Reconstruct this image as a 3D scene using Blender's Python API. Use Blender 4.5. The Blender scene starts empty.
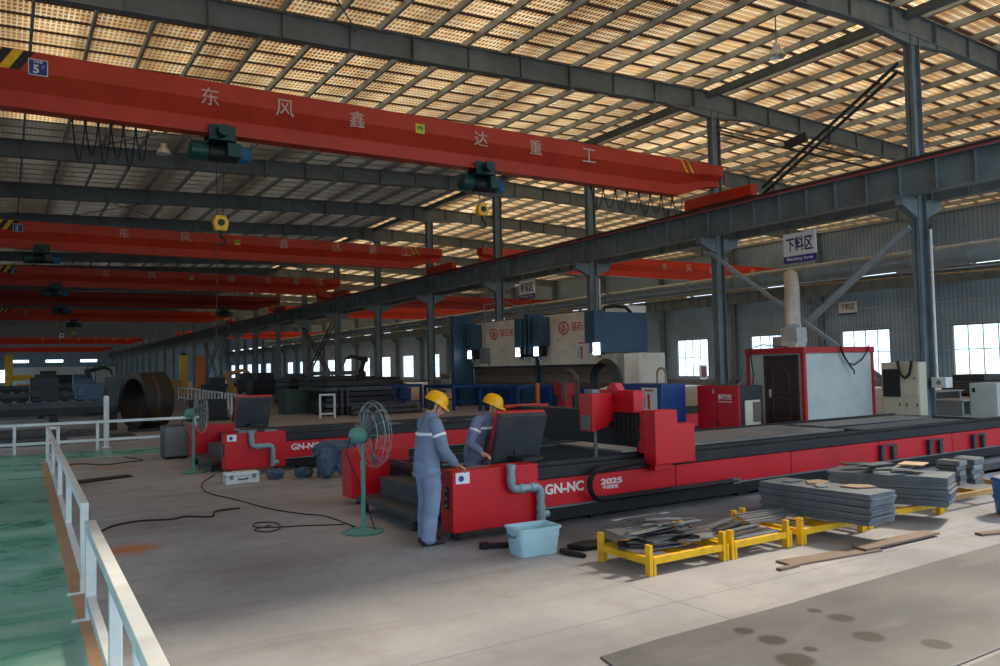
import bpy, math, random
from mathutils import Vector, Matrix, Euler
random.seed(7)
SC = bpy.context.scene
COL = SC.collection

# ------------------------------------------------------------------ camera, sky, sun, exposure
def look_matrix(yaw, pitch, roll):
    cy, sy, cp, sp = math.cos(yaw), math.sin(yaw), math.cos(pitch), math.sin(pitch)
    f = Vector((sy*cp, cy*cp, sp)); r = Vector((cy, -sy, 0)); u = r.cross(f)
    c, s = math.cos(roll), math.sin(roll)
    r2 = r*c + u*s; u2 = -r*s + u*c
    return Matrix((r2, u2, -f)).transposed()
cam = bpy.data.cameras.new('camera'); cam.sensor_width = 36; cam.lens = 792.14/1000*36
cam.clip_start = .1; cam.clip_end = 900
cam_ob = bpy.data.objects.new('camera', cam); COL.objects.link(cam_ob)
cam_ob.matrix_world = Matrix.Translation((0, 0, 2.0)) @ look_matrix(math.radians(32.034), math.radians(2.484), math.radians(-1.258)).to_4x4()
SC.camera = cam_ob

world = bpy.data.worlds.new('world'); SC.world = world; world.use_nodes = True
wb = world.node_tree.nodes['Background']; wb.inputs[0].default_value = (.62, .81, 1.0, 1); wb.inputs[1].default_value = 2.1

sun = bpy.data.lights.new('sun', 'SUN'); sun.energy = 5.2; sun.color = (1, .84, .64); sun.angle = math.radians(6)
sun_ob = bpy.data.objects.new('sun', sun); COL.objects.link(sun_ob)
sun_ob.rotation_euler = Vector((-.72, -.06, -.69)).to_track_quat('-Z', 'Y').to_euler()   # low afternoon sun from the right-hand side

SC.view_settings.view_transform = 'Standard'
SC.view_settings.look = 'None'
SC.view_settings.gamma = 1
SC.view_settings.use_curve_mapping = False
SC.view_settings.exposure = 0.5
SC.cycles.use_denoising = True
SC.cycles.max_bounces = 8
SC.cycles.transparent_max_bounces = 16
SC.cycles.sample_clamp_indirect = 6

# ------------------------------------------------------------------ materials
def lin(c):
    return tuple(((v/255)/12.92 if v/255 <= .04045 else ((v/255+.055)/1.055)**2.4) for v in c)
MATS = {}
def mat(name, rgb, rough=.55, metal=0., var=.18, scale=6., bump=0., bscale=40., dirt=None, dirt_amt=.5, dscale=1.5, spec=.4):
    """painted or metal surface: colour broken up by two noises, optional dirt colour and bump"""
    if name in MATS: return MATS[name]
    m = bpy.data.materials.new(name); m.use_nodes = True; nt = m.node_tree; N = nt.nodes; L = nt.links
    b = N['Principled BSDF']; c = lin(rgb)
    tc = N.new('ShaderNodeTexCoord')
    n = N.new('ShaderNodeTexNoise'); n.inputs['Scale'].default_value = scale; n.inputs['Detail'].default_value = 5
    L.new(tc.outputs['Object'], n.inputs['Vector'])
    r = N.new('ShaderNodeValToRGB'); e = r.color_ramp.elements
    e[0].position = .3; e[1].position = .7
    e[0].color = (*[v*(1-var) for v in c], 1); e[1].color = (*[min(1, v*(1+var)) for v in c], 1)
    L.new(n.outputs[0], r.inputs[0]); out = r.outputs[0]
    if dirt:
        n2 = N.new('ShaderNodeTexNoise'); n2.inputs['Scale'].default_value = dscale; n2.inputs['Detail'].default_value = 8; n2.inputs['Roughness'].default_value = .65
        L.new(tc.outputs['Object'], n2.inputs['Vector'])
        r2 = N.new('ShaderNodeValToRGB'); r2.color_ramp.elements[0].position = .48; r2.color_ramp.elements[1].position = .68
        r2.color_ramp.elements[1].color = (dirt_amt,)*3+(1,)
        L.new(n2.outputs[0], r2.inputs[0])
        mx = N.new('ShaderNodeMix'); mx.data_type = 'RGBA'; mx.inputs[7].default_value = (*lin(dirt), 1)
        L.new(r2.outputs[0], mx.inputs[0]); L.new(out, mx.inputs[6]); out = mx.outputs[2]
    L.new(out, b.inputs['Base Color'])
    b.inputs['Roughness'].default_value = rough; b.inputs['Metallic'].default_value = metal
    b.inputs['Specular IOR Level'].default_value = spec
    if bump:
        nb = N.new('ShaderNodeTexNoise'); nb.inputs['Scale'].default_value = bscale; nb.inputs['Detail'].default_value = 4
        L.new(tc.outputs['Object'], nb.inputs['Vector'])
        bp = N.new('ShaderNodeBump'); bp.inputs['Strength'].default_value = bump; bp.inputs['Distance'].default_value = .02
        L.new(nb.outputs[0], bp.inputs['Height']); L.new(bp.outputs[0], b.inputs['Normal'])
    MATS[name] = m
    return m

def emit(name, rgb, s):
    m = bpy.data.materials.new(name); m.use_nodes = True; N = m.node_tree.nodes
    b = N['Principled BSDF']; b.inputs['Base Color'].default_value = (*lin(rgb), 1)
    b.inputs['Emission Color'].default_value = (*lin(rgb), 1); b.inputs['Emission Strength'].default_value = s
    MATS[name] = m; return m

class NT:
    """small node helper"""
    def __init__(s, name):
        s.m = bpy.data.materials.new(name); s.m.use_nodes = True; s.t = s.m.node_tree; s.N = s.t.nodes; s.L = s.t.links
        s.b = s.N['Principled BSDF']; s.out = s.N['Material Output']; MATS[name] = s.m
        s.tc = s.N.new('ShaderNodeTexCoord'); s.sep = s.N.new('ShaderNodeSeparateXYZ'); s.L.new(s.tc.outputs['Object'], s.sep.inputs[0])
        s.X, s.Y, s.Z = s.sep.outputs
    def ma(s, op, a, b=None, c=None, clamp=False):
        n = s.N.new('ShaderNodeMath'); n.operation = op; n.use_clamp = clamp
        for i, v in enumerate((a, b, c)):
            if v is None: continue
            if isinstance(v, (int, float)): n.inputs[i].default_value = v
            else: s.L.new(v, n.inputs[i])
        return n.outputs[0]
    def noise(s, scale, detail=4, rough=.5, vec=None, dist=0):
        n = s.N.new('ShaderNodeTexNoise'); n.inputs['Scale'].default_value = scale; n.inputs['Detail'].default_value = detail
        n.inputs['Roughness'].default_value = rough; n.inputs['Distortion'].default_value = dist
        s.L.new(vec or s.tc.outputs['Object'], n.inputs['Vector']); return n.outputs[0]
    def ramp(s, v, stops):
        r = s.N.new('ShaderNodeValToRGB'); e = r.color_ramp.elements
        while len(e) < len(stops): e.new(.5)
        for k, (p, c) in enumerate(stops):
            e[k].position = p; e[k].color = (*c, 1) if len(c) == 3 else c
        s.L.new(v, r.inputs[0]); return r.outputs[0]
    def mix(s, f, a, b, kind='MIX'):
        n = s.N.new('ShaderNodeMix'); n.data_type = 'RGBA'; n.blend_type = kind
        for i, v in ((0, f), (6, a), (7, b)):
            if isinstance(v, (int, float)): n.inputs[i].default_value = v
            elif isinstance(v, tuple): n.inputs[i].default_value = (*v, 1)
            else: s.L.new(v, n.inputs[i])
        return n.outputs[2]
    def stretch(s, sx, sy, sz):
        n = s.N.new('ShaderNodeMapping'); n.inputs['Scale'].default_value = (sx, sy, sz)
        s.L.new(s.tc.outputs['Object'], n.inputs[0]); return n.outputs[0]
    def bump(s, h, strength, dist=.02):
        bp = s.N.new('ShaderNodeBump'); bp.inputs['Strength'].default_value = strength; bp.inputs['Distance'].default_value = dist
        s.L.new(h, bp.inputs['Height']); s.L.new(bp.outputs[0], s.b.inputs['Normal'])

def roof_material(name, gain, old):
    """ribbed translucent sheets seen from below: thin pale ribs both ways, rusty brown between, dark laps every 1.08 m"""
    s = NT(name)
    fy = s.ma('FRACT', s.ma('DIVIDE', s.Y, .27)); fx = s.ma('FRACT', s.ma('DIVIDE', s.X, .14))
    rib = s.ma('MAXIMUM', s.ma('GREATER_THAN', fy, .68), s.ma('GREATER_THAN', fx, .66))
    lap = s.ma('GREATER_THAN', s.ma('FRACT', s.ma('DIVIDE', s.Y, 1.08)), .81)
    v = s.N.new('ShaderNodeCombineXYZ')
    s.L.new(s.ma('FLOOR', s.ma('DIVIDE', s.X, 1.5)), v.inputs[0]); s.L.new(s.ma('FLOOR', s.ma('DIVIDE', s.Y, 1.08)), v.inputs[1])
    wn = s.N.new('ShaderNodeTexWhiteNoise'); wn.noise_dimensions = '2D'; s.L.new(v.outputs[0], wn.inputs[0])
    big = s.noise(.16, 3); fine = s.noise(2.2, 4)
    brown = s.mix(s.ramp(big, [(.38, (0, 0, 0)), (.66, (1, 1, 1))]), (.22, .07, .016), (.56, .29, .10))
    cream = s.mix(s.ramp(fine, [(.35, (0, 0, 0)), (.7, (1, 1, 1))]), (.90, .53, .22), (1.0, .82, .52))
    if old: brown, cream = (.098, .08, .062), (.165, .14, .112)
    c = s.mix(rib, brown, cream)
    c = s.mix(1.0, c, s.ramp(wn.outputs[0], [(0, (.72, .72, .72)), (1, (1, 1, 1))]), 'MULTIPLY')
    c = s.mix(1.0, c, s.ramp(s.noise(1., 3, .5, s.stretch(.55, .03, 1)), [(.38, (.45, .4, .36)), (.56, (1, 1, 1))]), 'MULTIPLY')  # soft dark streaks along the purlins: shadows painted into the sheet colour
    c = s.mix(lap, c, (.022, .012, .008) if not old else (.03, .024, .02))
    c = s.mix(1.0, c, (gain, gain, gain), 'MULTIPLY')
    tr = s.N.new('ShaderNodeBsdfTranslucent'); s.L.new(c, tr.inputs[0])
    df = s.N.new('ShaderNodeBsdfDiffuse'); df.inputs[0].default_value = (.09, .06, .04, 1)
    mx = s.N.new('ShaderNodeAddShader'); s.L.new(tr.outputs[0], mx.inputs[0]); s.L.new(df.outputs[0], mx.inputs[1])
    s.L.new(mx.outputs[0], s.out.inputs[0])
    return s.m

def floor_material():
    s = NT('concrete_floor')
    a = s.noise(.35, 6, .6); b = s.noise(2.6, 7, .65); st = s.noise(.9, 6, .6, s.stretch(.5, 2.2, 1), .6)
    c = s.ramp(a, [(.3, lin((138, 138, 146))), (.5, lin((156, 155, 160))), (.72, lin((176, 173, 172)))])
    c = s.mix(s.ramp(st, [(.5, (0, 0, 0)), (.75, (.45, .45, .45))]), c, lin((112, 104, 100)))
    c = s.mix(s.ramp(b, [(.52, (0, 0, 0)), (.75, (.35, .35, .35))]), c, lin((126, 116, 108)))
    for (x, y, r, k, col) in ((1.25, 10.1, .42, .8, (176, 112, 66)), (2.0, 19.3, .7, .45, (160, 118, 84)), (1.6, 11.6, .9, .3, (96, 86, 80)),
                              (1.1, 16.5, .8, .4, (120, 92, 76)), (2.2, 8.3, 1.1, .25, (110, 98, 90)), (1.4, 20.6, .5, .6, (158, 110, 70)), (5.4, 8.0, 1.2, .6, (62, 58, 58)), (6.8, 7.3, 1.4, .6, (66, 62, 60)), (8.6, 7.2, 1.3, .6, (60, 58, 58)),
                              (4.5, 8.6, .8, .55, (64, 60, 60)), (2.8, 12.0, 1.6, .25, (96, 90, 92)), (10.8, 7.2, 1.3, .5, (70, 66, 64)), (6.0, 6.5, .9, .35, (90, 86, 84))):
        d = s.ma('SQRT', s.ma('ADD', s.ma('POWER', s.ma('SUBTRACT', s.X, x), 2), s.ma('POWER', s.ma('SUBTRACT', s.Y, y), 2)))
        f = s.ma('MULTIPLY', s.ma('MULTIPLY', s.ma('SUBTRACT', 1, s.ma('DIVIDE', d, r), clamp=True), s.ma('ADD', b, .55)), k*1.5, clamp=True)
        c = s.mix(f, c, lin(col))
    # cast joints
    j = s.ma('MINIMUM', s.ma('ABSOLUTE', s.ma('SUBTRACT', s.ma('FRACT', s.ma('DIVIDE', s.ma('SUBTRACT', s.Y, 4.95), 5.5)), .0)), s.ma('ABSOLUTE', s.ma('SUBTRACT', s.ma('FRACT', s.ma('DIVIDE', s.ma('ADD', s.X, 1.2), 6.)), .0)))
    c = s.mix(s.ma('MULTIPLY', s.ma('LESS_THAN', j, .002), .55), c, lin((86, 78, 74)))
    s.L.new(c, s.b.inputs['Base Color'])
    s.L.new(s.ramp(b, [(.3, (.55,)*3), (.7, (.8,)*3)]), s.b.inputs['Roughness']); s.b.inputs['Specular IOR Level'].default_value = .25
    s.bump(b, .12)
    return s.m

def green_paint():
    s = NT('green_floor_paint')
    a = s.noise(.8, 7, .62, s.stretch(.7, 1.6, 1), .8); b = s.noise(3.0, 6, .6, s.stretch(.4, 1.6, 1))
    c = s.ramp(a, [(.3, lin((62, 152, 126))), (.5, lin((112, 174, 158))), (.7, lin((164, 196, 188)))])
    c = s.mix(s.ramp(b, [(.5, (0, 0, 0)), (.72, (.7, .7, .7))]), c, lin((40, 130, 98)))
    s.L.new(c, s.b.inputs['Base Color']); s.b.inputs['Roughness'].default_value = .34
    s.L.new(s.ramp(a, [(.35, (.2,)*3), (.7, (.5,)*3)]), s.b.inputs['Roughness'])
    return s.m

def wall_material(name, rgb, rgb2, along='Y', pitch=.3, zsplit=None):
    """ribbed steel cladding"""
    s = NT(name); ax = s.Y if along == 'Y' else s.X
    f = s.ma('FRACT', s.ma('DIVIDE', ax, pitch))
    rib = s.ma('LESS_THAN', f, .22)
    n = s.noise(.5, 4)
    c = s.mix(s.ramp(n, [(.35, (0, 0, 0)), (.7, (1, 1, 1))]), lin(rgb), lin(rgb2))
    c = s.mix(rib, c, s.mix(1.0, c, (.62, .64, .66), 'MULTIPLY'))
    s.L.new(c, s.b.inputs['Base Color']); s.b.inputs['Roughness'].default_value = .45; s.b.inputs['Metallic'].default_value = .1
    s.bump(rib, .6, .03)
    return s.m

def steel_plate_material():
    s = NT('floor_steel_plate')
    a = s.noise(.7, 6, .6); b = s.noise(4, 6, .65); sp = s.noise(1.8, 5, .6, s.stretch(.5, 1.5, 1))
    c = s.ramp(a, [(.3, lin((84, 85, 90))), (.55, lin((102, 103, 107))), (.75, lin((118, 119, 121)))])
    c = s.mix(s.ramp(sp, [(.52, (0, 0, 0)), (.72, (.4,)*3)]), c, lin((136, 136, 136)))
    c = s.mix(s.ramp(b, [(.6, (0, 0, 0)), (.78, (.4,)*3)]), c, lin((128, 112, 98)))
    for (x, y, r) in ((4.65, 4.12, .075), (4.66, 3.87, .1), (5.27, 3.52, .11), (5.48, 3.89, .1), (5.5, 3.16, .1), (5.47, 4.12, .06), (4.47, 3.53, .13), (4.72, 3.6, .05)):
        d = s.ma('SQRT', s.ma('ADD', s.ma('POWER', s.ma('SUBTRACT', s.X, x), 2), s.ma('POWER', s.ma('SUBTRACT', s.Y, y), 2)))
        f = s.ma('MULTIPLY', s.ma('SUBTRACT', 1.15, s.ma('DIVIDE', d, r), clamp=True), 3., clamp=True)
        c = s.mix(s.ma('MULTIPLY', f, .85), c, lin((46, 45, 44)))
    s.L.new(c, s.b.inputs['Base Color']); s.b.inputs['Roughness'].default_value = .6; s.b.inputs['Metallic'].default_value = .15
    s.bump(b, .08)
    return s.m

def glass_material():
    m = bpy.data.materials.new('window_glass'); m.use_nodes = True; N = m.node_tree.nodes; L = m.node_tree.links
    t = N.new('ShaderNodeBsdfTransparent'); t.inputs[0].default_value = (.95, .98, .98, 1)
    g = N.new('ShaderNodeBsdfGlossy'); g.inputs['Roughness'].default_value = .03
    x = N.new('ShaderNodeMixShader'); x.inputs[0].default_value = .06
    L.new(t.outputs[0], x.inputs[1]); L.new(g.outputs[0], x.inputs[2]); L.new(x.outputs[0], N['Material Output'].inputs[0])
    MATS['glass'] = m; return m

STEEL = mat('structural_steel', (110, 124, 132), .5, .1, .12, 2., dirt=(70, 66, 60), dirt_amt=.35, dscale=.8)
STEEL_D = mat('rafter_steel', (108, 118, 122), .55, .1, .12, 2., dirt=(60, 52, 44), dirt_amt=.4, dscale=.8)
PURLIN = mat('galvanised_purlin', (176, 190, 198), .5, .2, .15, 3., dirt=(120, 100, 78), dirt_amt=.4)
CRANE_NEAR = mat('crane_deep_red_paint', (188, 54, 30), .42, 0, .08, 1.5, dirt=(140, 36, 26), dirt_amt=.35, dscale=.7)
CRANE = mat('crane_red_paint', (208, 60, 32), .42, 0, .08, 1.5, dirt=(150, 40, 26), dirt_amt=.35, dscale=.7)
CRANE_OLD = mat('crane_dark_red_paint', (140, 34, 26), .5, 0, .1, 1.5, dirt=(90, 26, 22), dirt_amt=.4)
RED = mat('machine_red_paint', (206, 22, 36), .38, 0, .06, 2., dirt=(150, 20, 30), dirt_amt=.3, dscale=1.2)
BLACK = mat('black_steel', (34, 36, 40), .5, .2, .2, 4., dirt=(70, 66, 62), dirt_amt=.3)
BLACKP = mat('black_plastic', (28, 29, 32), .5, 0, .15, 10.)
DGREY = mat('dark_grey_paint', (58, 64, 70), .5, 0, .12, 3., dirt=(90, 86, 80), dirt_amt=.4)
GREY = mat('grey_paint', (120, 126, 130), .5, 0, .1, 3., dirt=(88, 84, 80), dirt_amt=.4)
WHITE = mat('white_paint', (222, 226, 228), .4, 0, .05, 4., dirt=(170, 165, 155), dirt_amt=.35, dscale=3.)
CREAM = mat('cream_paint', (196, 190, 168), .45, 0, .06, 2., dirt=(150, 140, 118), dirt_amt=.4, dscale=1.)
BEIGE = mat('press_beige_paint', (228, 224, 210), .45, 0, .06, 1.5, dirt=(140, 132, 114), dirt_amt=.4, dscale=.8)
YELLOW = mat('yellow_paint', (240, 186, 20), .42, 0, .1, 6., dirt=(150, 110, 40), dirt_amt=.35, dscale=5.)
YELLOW_W = mat('worn_yellow_paint', (190, 150, 84), .5, 0, .12, 6., dirt=(140, 100, 60), dirt_amt=.5, dscale=5.)
BLUE = mat('blue_paint', (24, 66, 128), .42, 0, .08, 3., dirt=(30, 44, 70), dirt_amt=.4)
NAVY = mat('press_blue_paint', (52, 84, 108), .45, 0, .08, 3., dirt=(40, 58, 74), dirt_amt=.4)
TEAL = mat('hoist_green_paint', (16, 66, 68), .4, .05, .1, 4., dirt=(20, 50, 50), dirt_amt=.4)
FANGREEN = mat('fan_green_paint', (92, 150, 140), .4, 0, .1, 6., dirt=(70, 100, 96), dirt_amt=.3)
PIPE = mat('grey_blue_pipe', (140, 164, 172), .4, .1, .08, 5., dirt=(110, 120, 122), dirt_amt=.3)
TUB = mat('pale_blue_plastic', (176, 214, 226), .4, 0, .04, 4., dirt=(170, 185, 185), dirt_amt=.5, dscale=6.)
BARREL = mat('bright_blue_plastic', (20, 110, 190), .35, 0, .06, 4.)
GALV = mat('galvanised_sheet', (206, 213, 217), .3, .45, .12, 5.)
DUCTM = mat('grey_duct_sheet', (156, 170, 178), .26, .45, .1, 3.)
PLATE = mat('cut_steel_plate', (112, 122, 132), .5, .35, .2, 4., dirt=(84, 80, 78), dirt_amt=.5, dscale=3.)
PLATE_D = mat('dark_scrap_plate', (70, 74, 80), .5, .4, .3, 5., dirt=(110, 90, 76), dirt_amt=.5, dscale=3.)
PLATE_R = mat('rusty_plate', (150, 128, 108), .65, .1, .15, 6., dirt=(120, 84, 60), dirt_amt=.5, dscale=3.)
SHEET = mat('pale_steel_sheet', (150, 156, 160), .42, .5, .08, 1.2, dirt=(110, 112, 114), dirt_amt=.5, dscale=.8)
WOOD = mat('grey_brown_board', (120, 102, 92), .7, 0, .14, 5., bump=.2, dirt=(110, 90, 80), dirt_amt=.5)
RUBBER = mat('black_rubber', (24, 24, 26), .6, 0, .1, 8.)
JACKET = mat('grey_blue_work_cloth', (124, 138, 166), .85, 0, .1, 7., bump=.35, bscale=14., dirt=(100, 112, 142), dirt_amt=.35, dscale=5., spec=.2)
TROUSER = mat('pale_blue_work_cloth', (132, 148, 178), .85, 0, .1, 7., bump=.35, bscale=12., dirt=(104, 116, 146), dirt_amt=.35, dscale=5., spec=.2)
CLOTH = mat('blue_cloth', (84, 102, 120), .85, 0, .25, 7., bump=.5, bscale=16., dirt=(60, 78, 98), dirt_amt=.6, dscale=5., spec=.2)
SKIN = mat('skin', (196, 146, 122), .5, 0, .06, 10.)
HAIR = mat('black_hair', (24, 22, 22), .6, 0, .2, 30.)
HELMET = mat('yellow_helmet', (250, 180, 10), .28, 0, .03, 4.)
REFLECT = mat('white_reflective_tape', (235, 238, 240), .35, 0, .03, 20.)
PAPER = mat('white_board', (226, 230, 236), .5, 0, .03, 3.)
INDIGO = mat('indigo_print', (62, 56, 140), .5, 0, .04, 3.)
INDIGO_D = mat('dark_indigo_print', (50, 46, 96), .5, 0, .04, 3.)
PRINT_R = mat('red_print', (206, 44, 50), .5, 0, .05, 3.)
PRINT_W = mat('white_print', (226, 224, 218), .5, 0, .05, 3.)
PRINT_F = mat('faded_white_print', (196, 180, 168), .55, 0, .12, 9.)
PRINT_B = mat('blue_print', (36, 62, 140), .5, 0, .05, 3.)
PRINT_G = mat('green_print', (60, 150, 60), .5, 0, .05, 3.)
GREENY = mat('yellow_label', (206, 204, 60), .5, 0, .05, 3.)
BROWN = mat('brown_guard', (100, 86, 76), .6, .1, .15, 2., dirt=(70, 62, 58), dirt_amt=.5)
DOORB = mat('dark_brown_door', (54, 38, 38), .4, 0, .1, 5.)
PANELW = mat('pale_grey_panel', (184, 194, 192), .5, 0, .05, 1.5, dirt=(150, 158, 158), dirt_amt=.5, dscale=1.)
CABRED = mat('cabin_red_paint', (176, 34, 38), .45, 0, .08, 3., dirt=(120, 40, 38), dirt_amt=.4)
PINKSTRIP = mat('rust_orange_strip', (176, 138, 108), .65, 0, .12, 3., dirt=(190, 140, 84), dirt_amt=.45, dscale=.9)
ORANGE = mat('orange_paint', (226, 120, 30), .45, 0, .08, 3.)
LAMP = emit('lamp_light', (245, 250, 255), 6.)
GLASS = glass_material()
ROOF = roof_material('translucent_roof', .31, False)
ROOF_R = roof_material('translucent_roof_right_bay', .41, False)
ROOF_OLD = roof_material('old_roof_sheet', .2, True)
ROOF_FAR = roof_material('grey_far_roof', .8, True)  # passes more light than the old sheets, added to light the far end
FLOOR = floor_material(); GREEN = green_paint(); FPLATE = steel_plate_material()
WALL_R = wall_material('ribbed_wall_cladding', (134, 162, 188), (158, 184, 206))
WALL_B = wall_material('ribbed_end_cladding', (112, 140, 162), (132, 160, 180), 'X', .4)
GROUND = mat('pale_ground', (190, 186, 176), .9, 0, .1, .5)

# ------------------------------------------------------------------ mesh building
def rot_frame(t, up=Vector((0, 0, 1))):
    t = t.normalized()
    if abs(t.dot(up)) > .98: up = Vector((1, 0, 0))
    a = up.cross(t).normalized(); return a, t.cross(a)

class MB:
    def __init__(s): s.v = []; s.f = []
    def add(s, vs, fs):
        b = len(s.v); s.v += [Vector(p) for p in vs]; s.f += [tuple(b+i for i in f) for f in fs]; return s
    def box(s, x0, x1, y0, y1, z0, z1):
        return s.add([(x0, y0, z0), (x1, y0, z0), (x1, y1, z0), (x0, y1, z0), (x0, y0, z1), (x1, y0, z1), (x1, y1, z1), (x0, y1, z1)],
                     [(0, 3, 2, 1), (4, 5, 6, 7), (0, 1, 5, 4), (1, 2, 6, 5), (2, 3, 7, 6), (3, 0, 4, 7)])
    def bar(s, p0, p1, w, h, up=(0, 0, 1)):
        """rectangular bar between two points"""
        p0, p1 = Vector(p0), Vector(p1); a, b = rot_frame(p1-p0, Vector(up)); a = a*w/2; b = b*h/2
        return s.add([p0-a-b, p0+a-b, p0+a+b, p0-a+b, p1-a-b, p1+a-b, p1+a+b, p1-a+b],
                     [(0, 3, 2, 1), (4, 5, 6, 7), (0, 1, 5, 4), (1, 2, 6, 5), (2, 3, 7, 6), (3, 0, 4, 7)])
    def loft(s, rings, cap=True, closed=False):
        n = len(rings[0]); vs = [p for r in rings for p in r]; fs = []
        m = len(rings)
        for i in range(m if closed else m-1):
            j = (i+1) % m
            for k in range(n):
                l = (k+1) % n
                fs.append((i*n+k, i*n+l, j*n+l, j*n+k))
        if cap and not closed:
            fs.append(tuple(range(n-1, -1, -1))); fs.append(tuple((m-1)*n+k for k in range(n)))
        return s.add(vs, fs)
    def cyl(s, p0, p1, r0, r1=None, n=16):
        return s.tube([p0, p1], [r0, r0 if r1 is None else r1], n)
    def tube(s, pts, r, n=8, closed=False, up=(0, 0, 1), ry=None):
        pts = [Vector(p) for p in pts]; rings = []; m = len(pts); a = None
        for i, p in enumerate(pts):
            if closed: t = pts[(i+1) % m]-pts[i-1]
            else: t = pts[min(i+1, m-1)]-pts[max(i-1, 0)]
            t.normalize()
            if a is None: a, b = rot_frame(t, Vector(up))
            else:
                a = (a-t*a.dot(t))
                a = a.normalized() if a.length > 1e-6 else rot_frame(t)[0]
                b = t.cross(a)
            q = r[i] if isinstance(r, (list, tuple)) else r
            q2 = q if ry is None else (ry[i] if isinstance(ry, (list, tuple)) else ry)
            rings.append([p+a*math.cos(2*math.pi*k/n)*q+b*math.sin(2*math.pi*k/n)*q2 for k in range(n)])
        return s.loft(rings, True, closed)
    def lathe(s, prof, c=(0, 0, 0), n=24, sx=1, sy=1):
        c = Vector(c)
        return s.loft([[c+Vector((r*math.cos(2*math.pi*k/n)*sx, r*math.sin(2*math.pi*k/n)*sy, z)) for k in range(n)] for r, z in prof])
    def prism(s, poly, axis, a, b):
        """2-D outline extruded along an axis: 'x' outline is (y,z), 'y' outline is (x,z), 'z' outline is (x,y)"""
        def P(u, v, t): return {'x': (t, u, v), 'y': (u, t, v), 'z': (u, v, t)}[axis]
        n = len(poly)
        return s.add([P(u, v, a) for u, v in poly]+[P(u, v, b) for u, v in poly],
                     [tuple(range(n-1, -1, -1)), tuple(range(n, 2*n))]+[(i, (i+1) % n, n+(i+1) % n, n+i) for i in range(n)])
    def ball(s, c, rx, ry, rz, n=16, m=8):
        return s.loft([[Vector(c)+Vector((rx*math.sin(math.pi*i/m)*math.cos(2*math.pi*k/n), ry*math.sin(math.pi*i/m)*math.sin(2*math.pi*k/n), -rz*math.cos(math.pi*i/m))) for k in range(n)]
                       for i in ([.08]+list(range(1, m))+[m-.08])])
    def xf(s, M):
        s.v = [M @ p for p in s.v]; return s
    def mesh(s, name, off=Vector((0, 0, 0))):
        me = bpy.data.meshes.new(name); me.from_pydata([tuple(p-off) for p in s.v], [], s.f); me.update()
        return me

def root_loc(o):
    while o.parent: o = o.parent
    return Vector(o.location)
def fix_normals(me):
    import bmesh
    bm = bmesh.new(); bm.from_mesh(me); bmesh.ops.recalc_face_normals(bm, faces=bm.faces); bm.to_mesh(me); bm.free()
def link(name, me, m, parent=None, smooth=0, bevel=0):
    if m and not me.materials: me.materials.append(m)
    if smooth:
        me.polygons.foreach_set('use_smooth', [True]*len(me.polygons))
        me.set_sharp_from_angle(angle=math.radians(smooth))
    o = bpy.data.objects.new(name, me); COL.objects.link(o); o.parent = parent
    if bevel:
        b = o.modifiers.new('bevel', 'BEVEL'); b.width = bevel; b.segments = 2; b.limit_method = 'ANGLE'; b.angle_limit = math.radians(40)
    return o
def part(name, mb, m, parent, smooth=0, bevel=0, label=None):
    me = mb.mesh(name, root_loc(parent)); fix_normals(me)
    o = link(name, me, m, parent, smooth, bevel)
    if label: o['label'] = label
    return o
def tag(o, label, cat, group=None):
    o['label'] = label; o['category'] = cat
    if group: o['group'] = group
    return o
def thing(name, label, cat, loc=(0, 0, 0), rz=0, group=None):
    o = bpy.data.objects.new(name, None); COL.objects.link(o); o.location = loc; o.rotation_euler = (0, 0, rz); o.empty_display_size = .2
    return tag(o, label, cat, group)
def single(name, mb, m, label, cat, group=None, smooth=0, bevel=0):
    """a thing that is one mesh; its origin goes to the middle of its base"""
    xs = [p.x for p in mb.v]; ys = [p.y for p in mb.v]; zs = [p.z for p in mb.v]
    c = Vector(((min(xs)+max(xs))/2, (min(ys)+max(ys))/2, min(zs)))
    me = mb.mesh(name, c); fix_normals(me)
    o = link(name, me, m, None, smooth, bevel); o.location = c
    return tag(o, label, cat, group)
def struct(name, mb, m, smooth=0, bevel=0, parent=None):
    me = mb.mesh(name); fix_normals(me); o = link(name, me, m, parent, smooth, bevel)
    if parent is None: o['kind'] = 'structure'
    return o
def copy_tree(o, parent=None):
    c = o.copy(); COL.objects.link(c); c.parent = parent
    for ch in list(o.children): copy_tree(ch, c)
    return c
def dup(o, loc, label, rz=None, group=None):
    c = copy_tree(o); c.location = loc; c['label'] = label
    if rz is not None: c.rotation_euler = (0, 0, rz)
    if group: c['group'] = group
    return c

def text(body, m, parent, org, ex, height=None, width=None, depth=.004, bold=0., name='lettering', slant=0.):
    """characters standing on a face: org = middle of the text, ex = reading direction, upright in Z"""
    cu = bpy.data.curves.new('t', 'FONT'); cu.body = body; cu.size = 1; cu.extrude = .001; cu.offset = bold; cu.shear = slant; cu.resolution_u = 3
    ob = bpy.data.objects.new('t', cu); COL.objects.link(ob); bpy.context.view_layer.update()
    me = bpy.data.meshes.new_from_object(ob.evaluated_get(bpy.context.evaluated_depsgraph_get()))
    bpy.data.objects.remove(ob); bpy.data.curves.remove(cu); me.materials.clear()
    xs = [v.co.x for v in me.vertices]; ys = [v.co.y for v in me.vertices]
    cx, cy, w, h = (min(xs)+max(xs))/2, (min(ys)+max(ys))/2, max(xs)-min(xs), max(ys)-min(ys)
    kx = (width/w) if width else height/h; ky = (height/h) if height else kx
    ex = Vector(ex).normalized(); ez = Vector((0, 0, 1)); en = ex.cross(ez); org = Vector(org); rl = root_loc(parent)
    for v in me.vertices:
        v.co = org + ex*(v.co.x-cx)*kx + ez*(v.co.y-cy)*ky + en*(v.co.z*depth/.001) - rl
    return link(name, me, m, parent)

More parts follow.
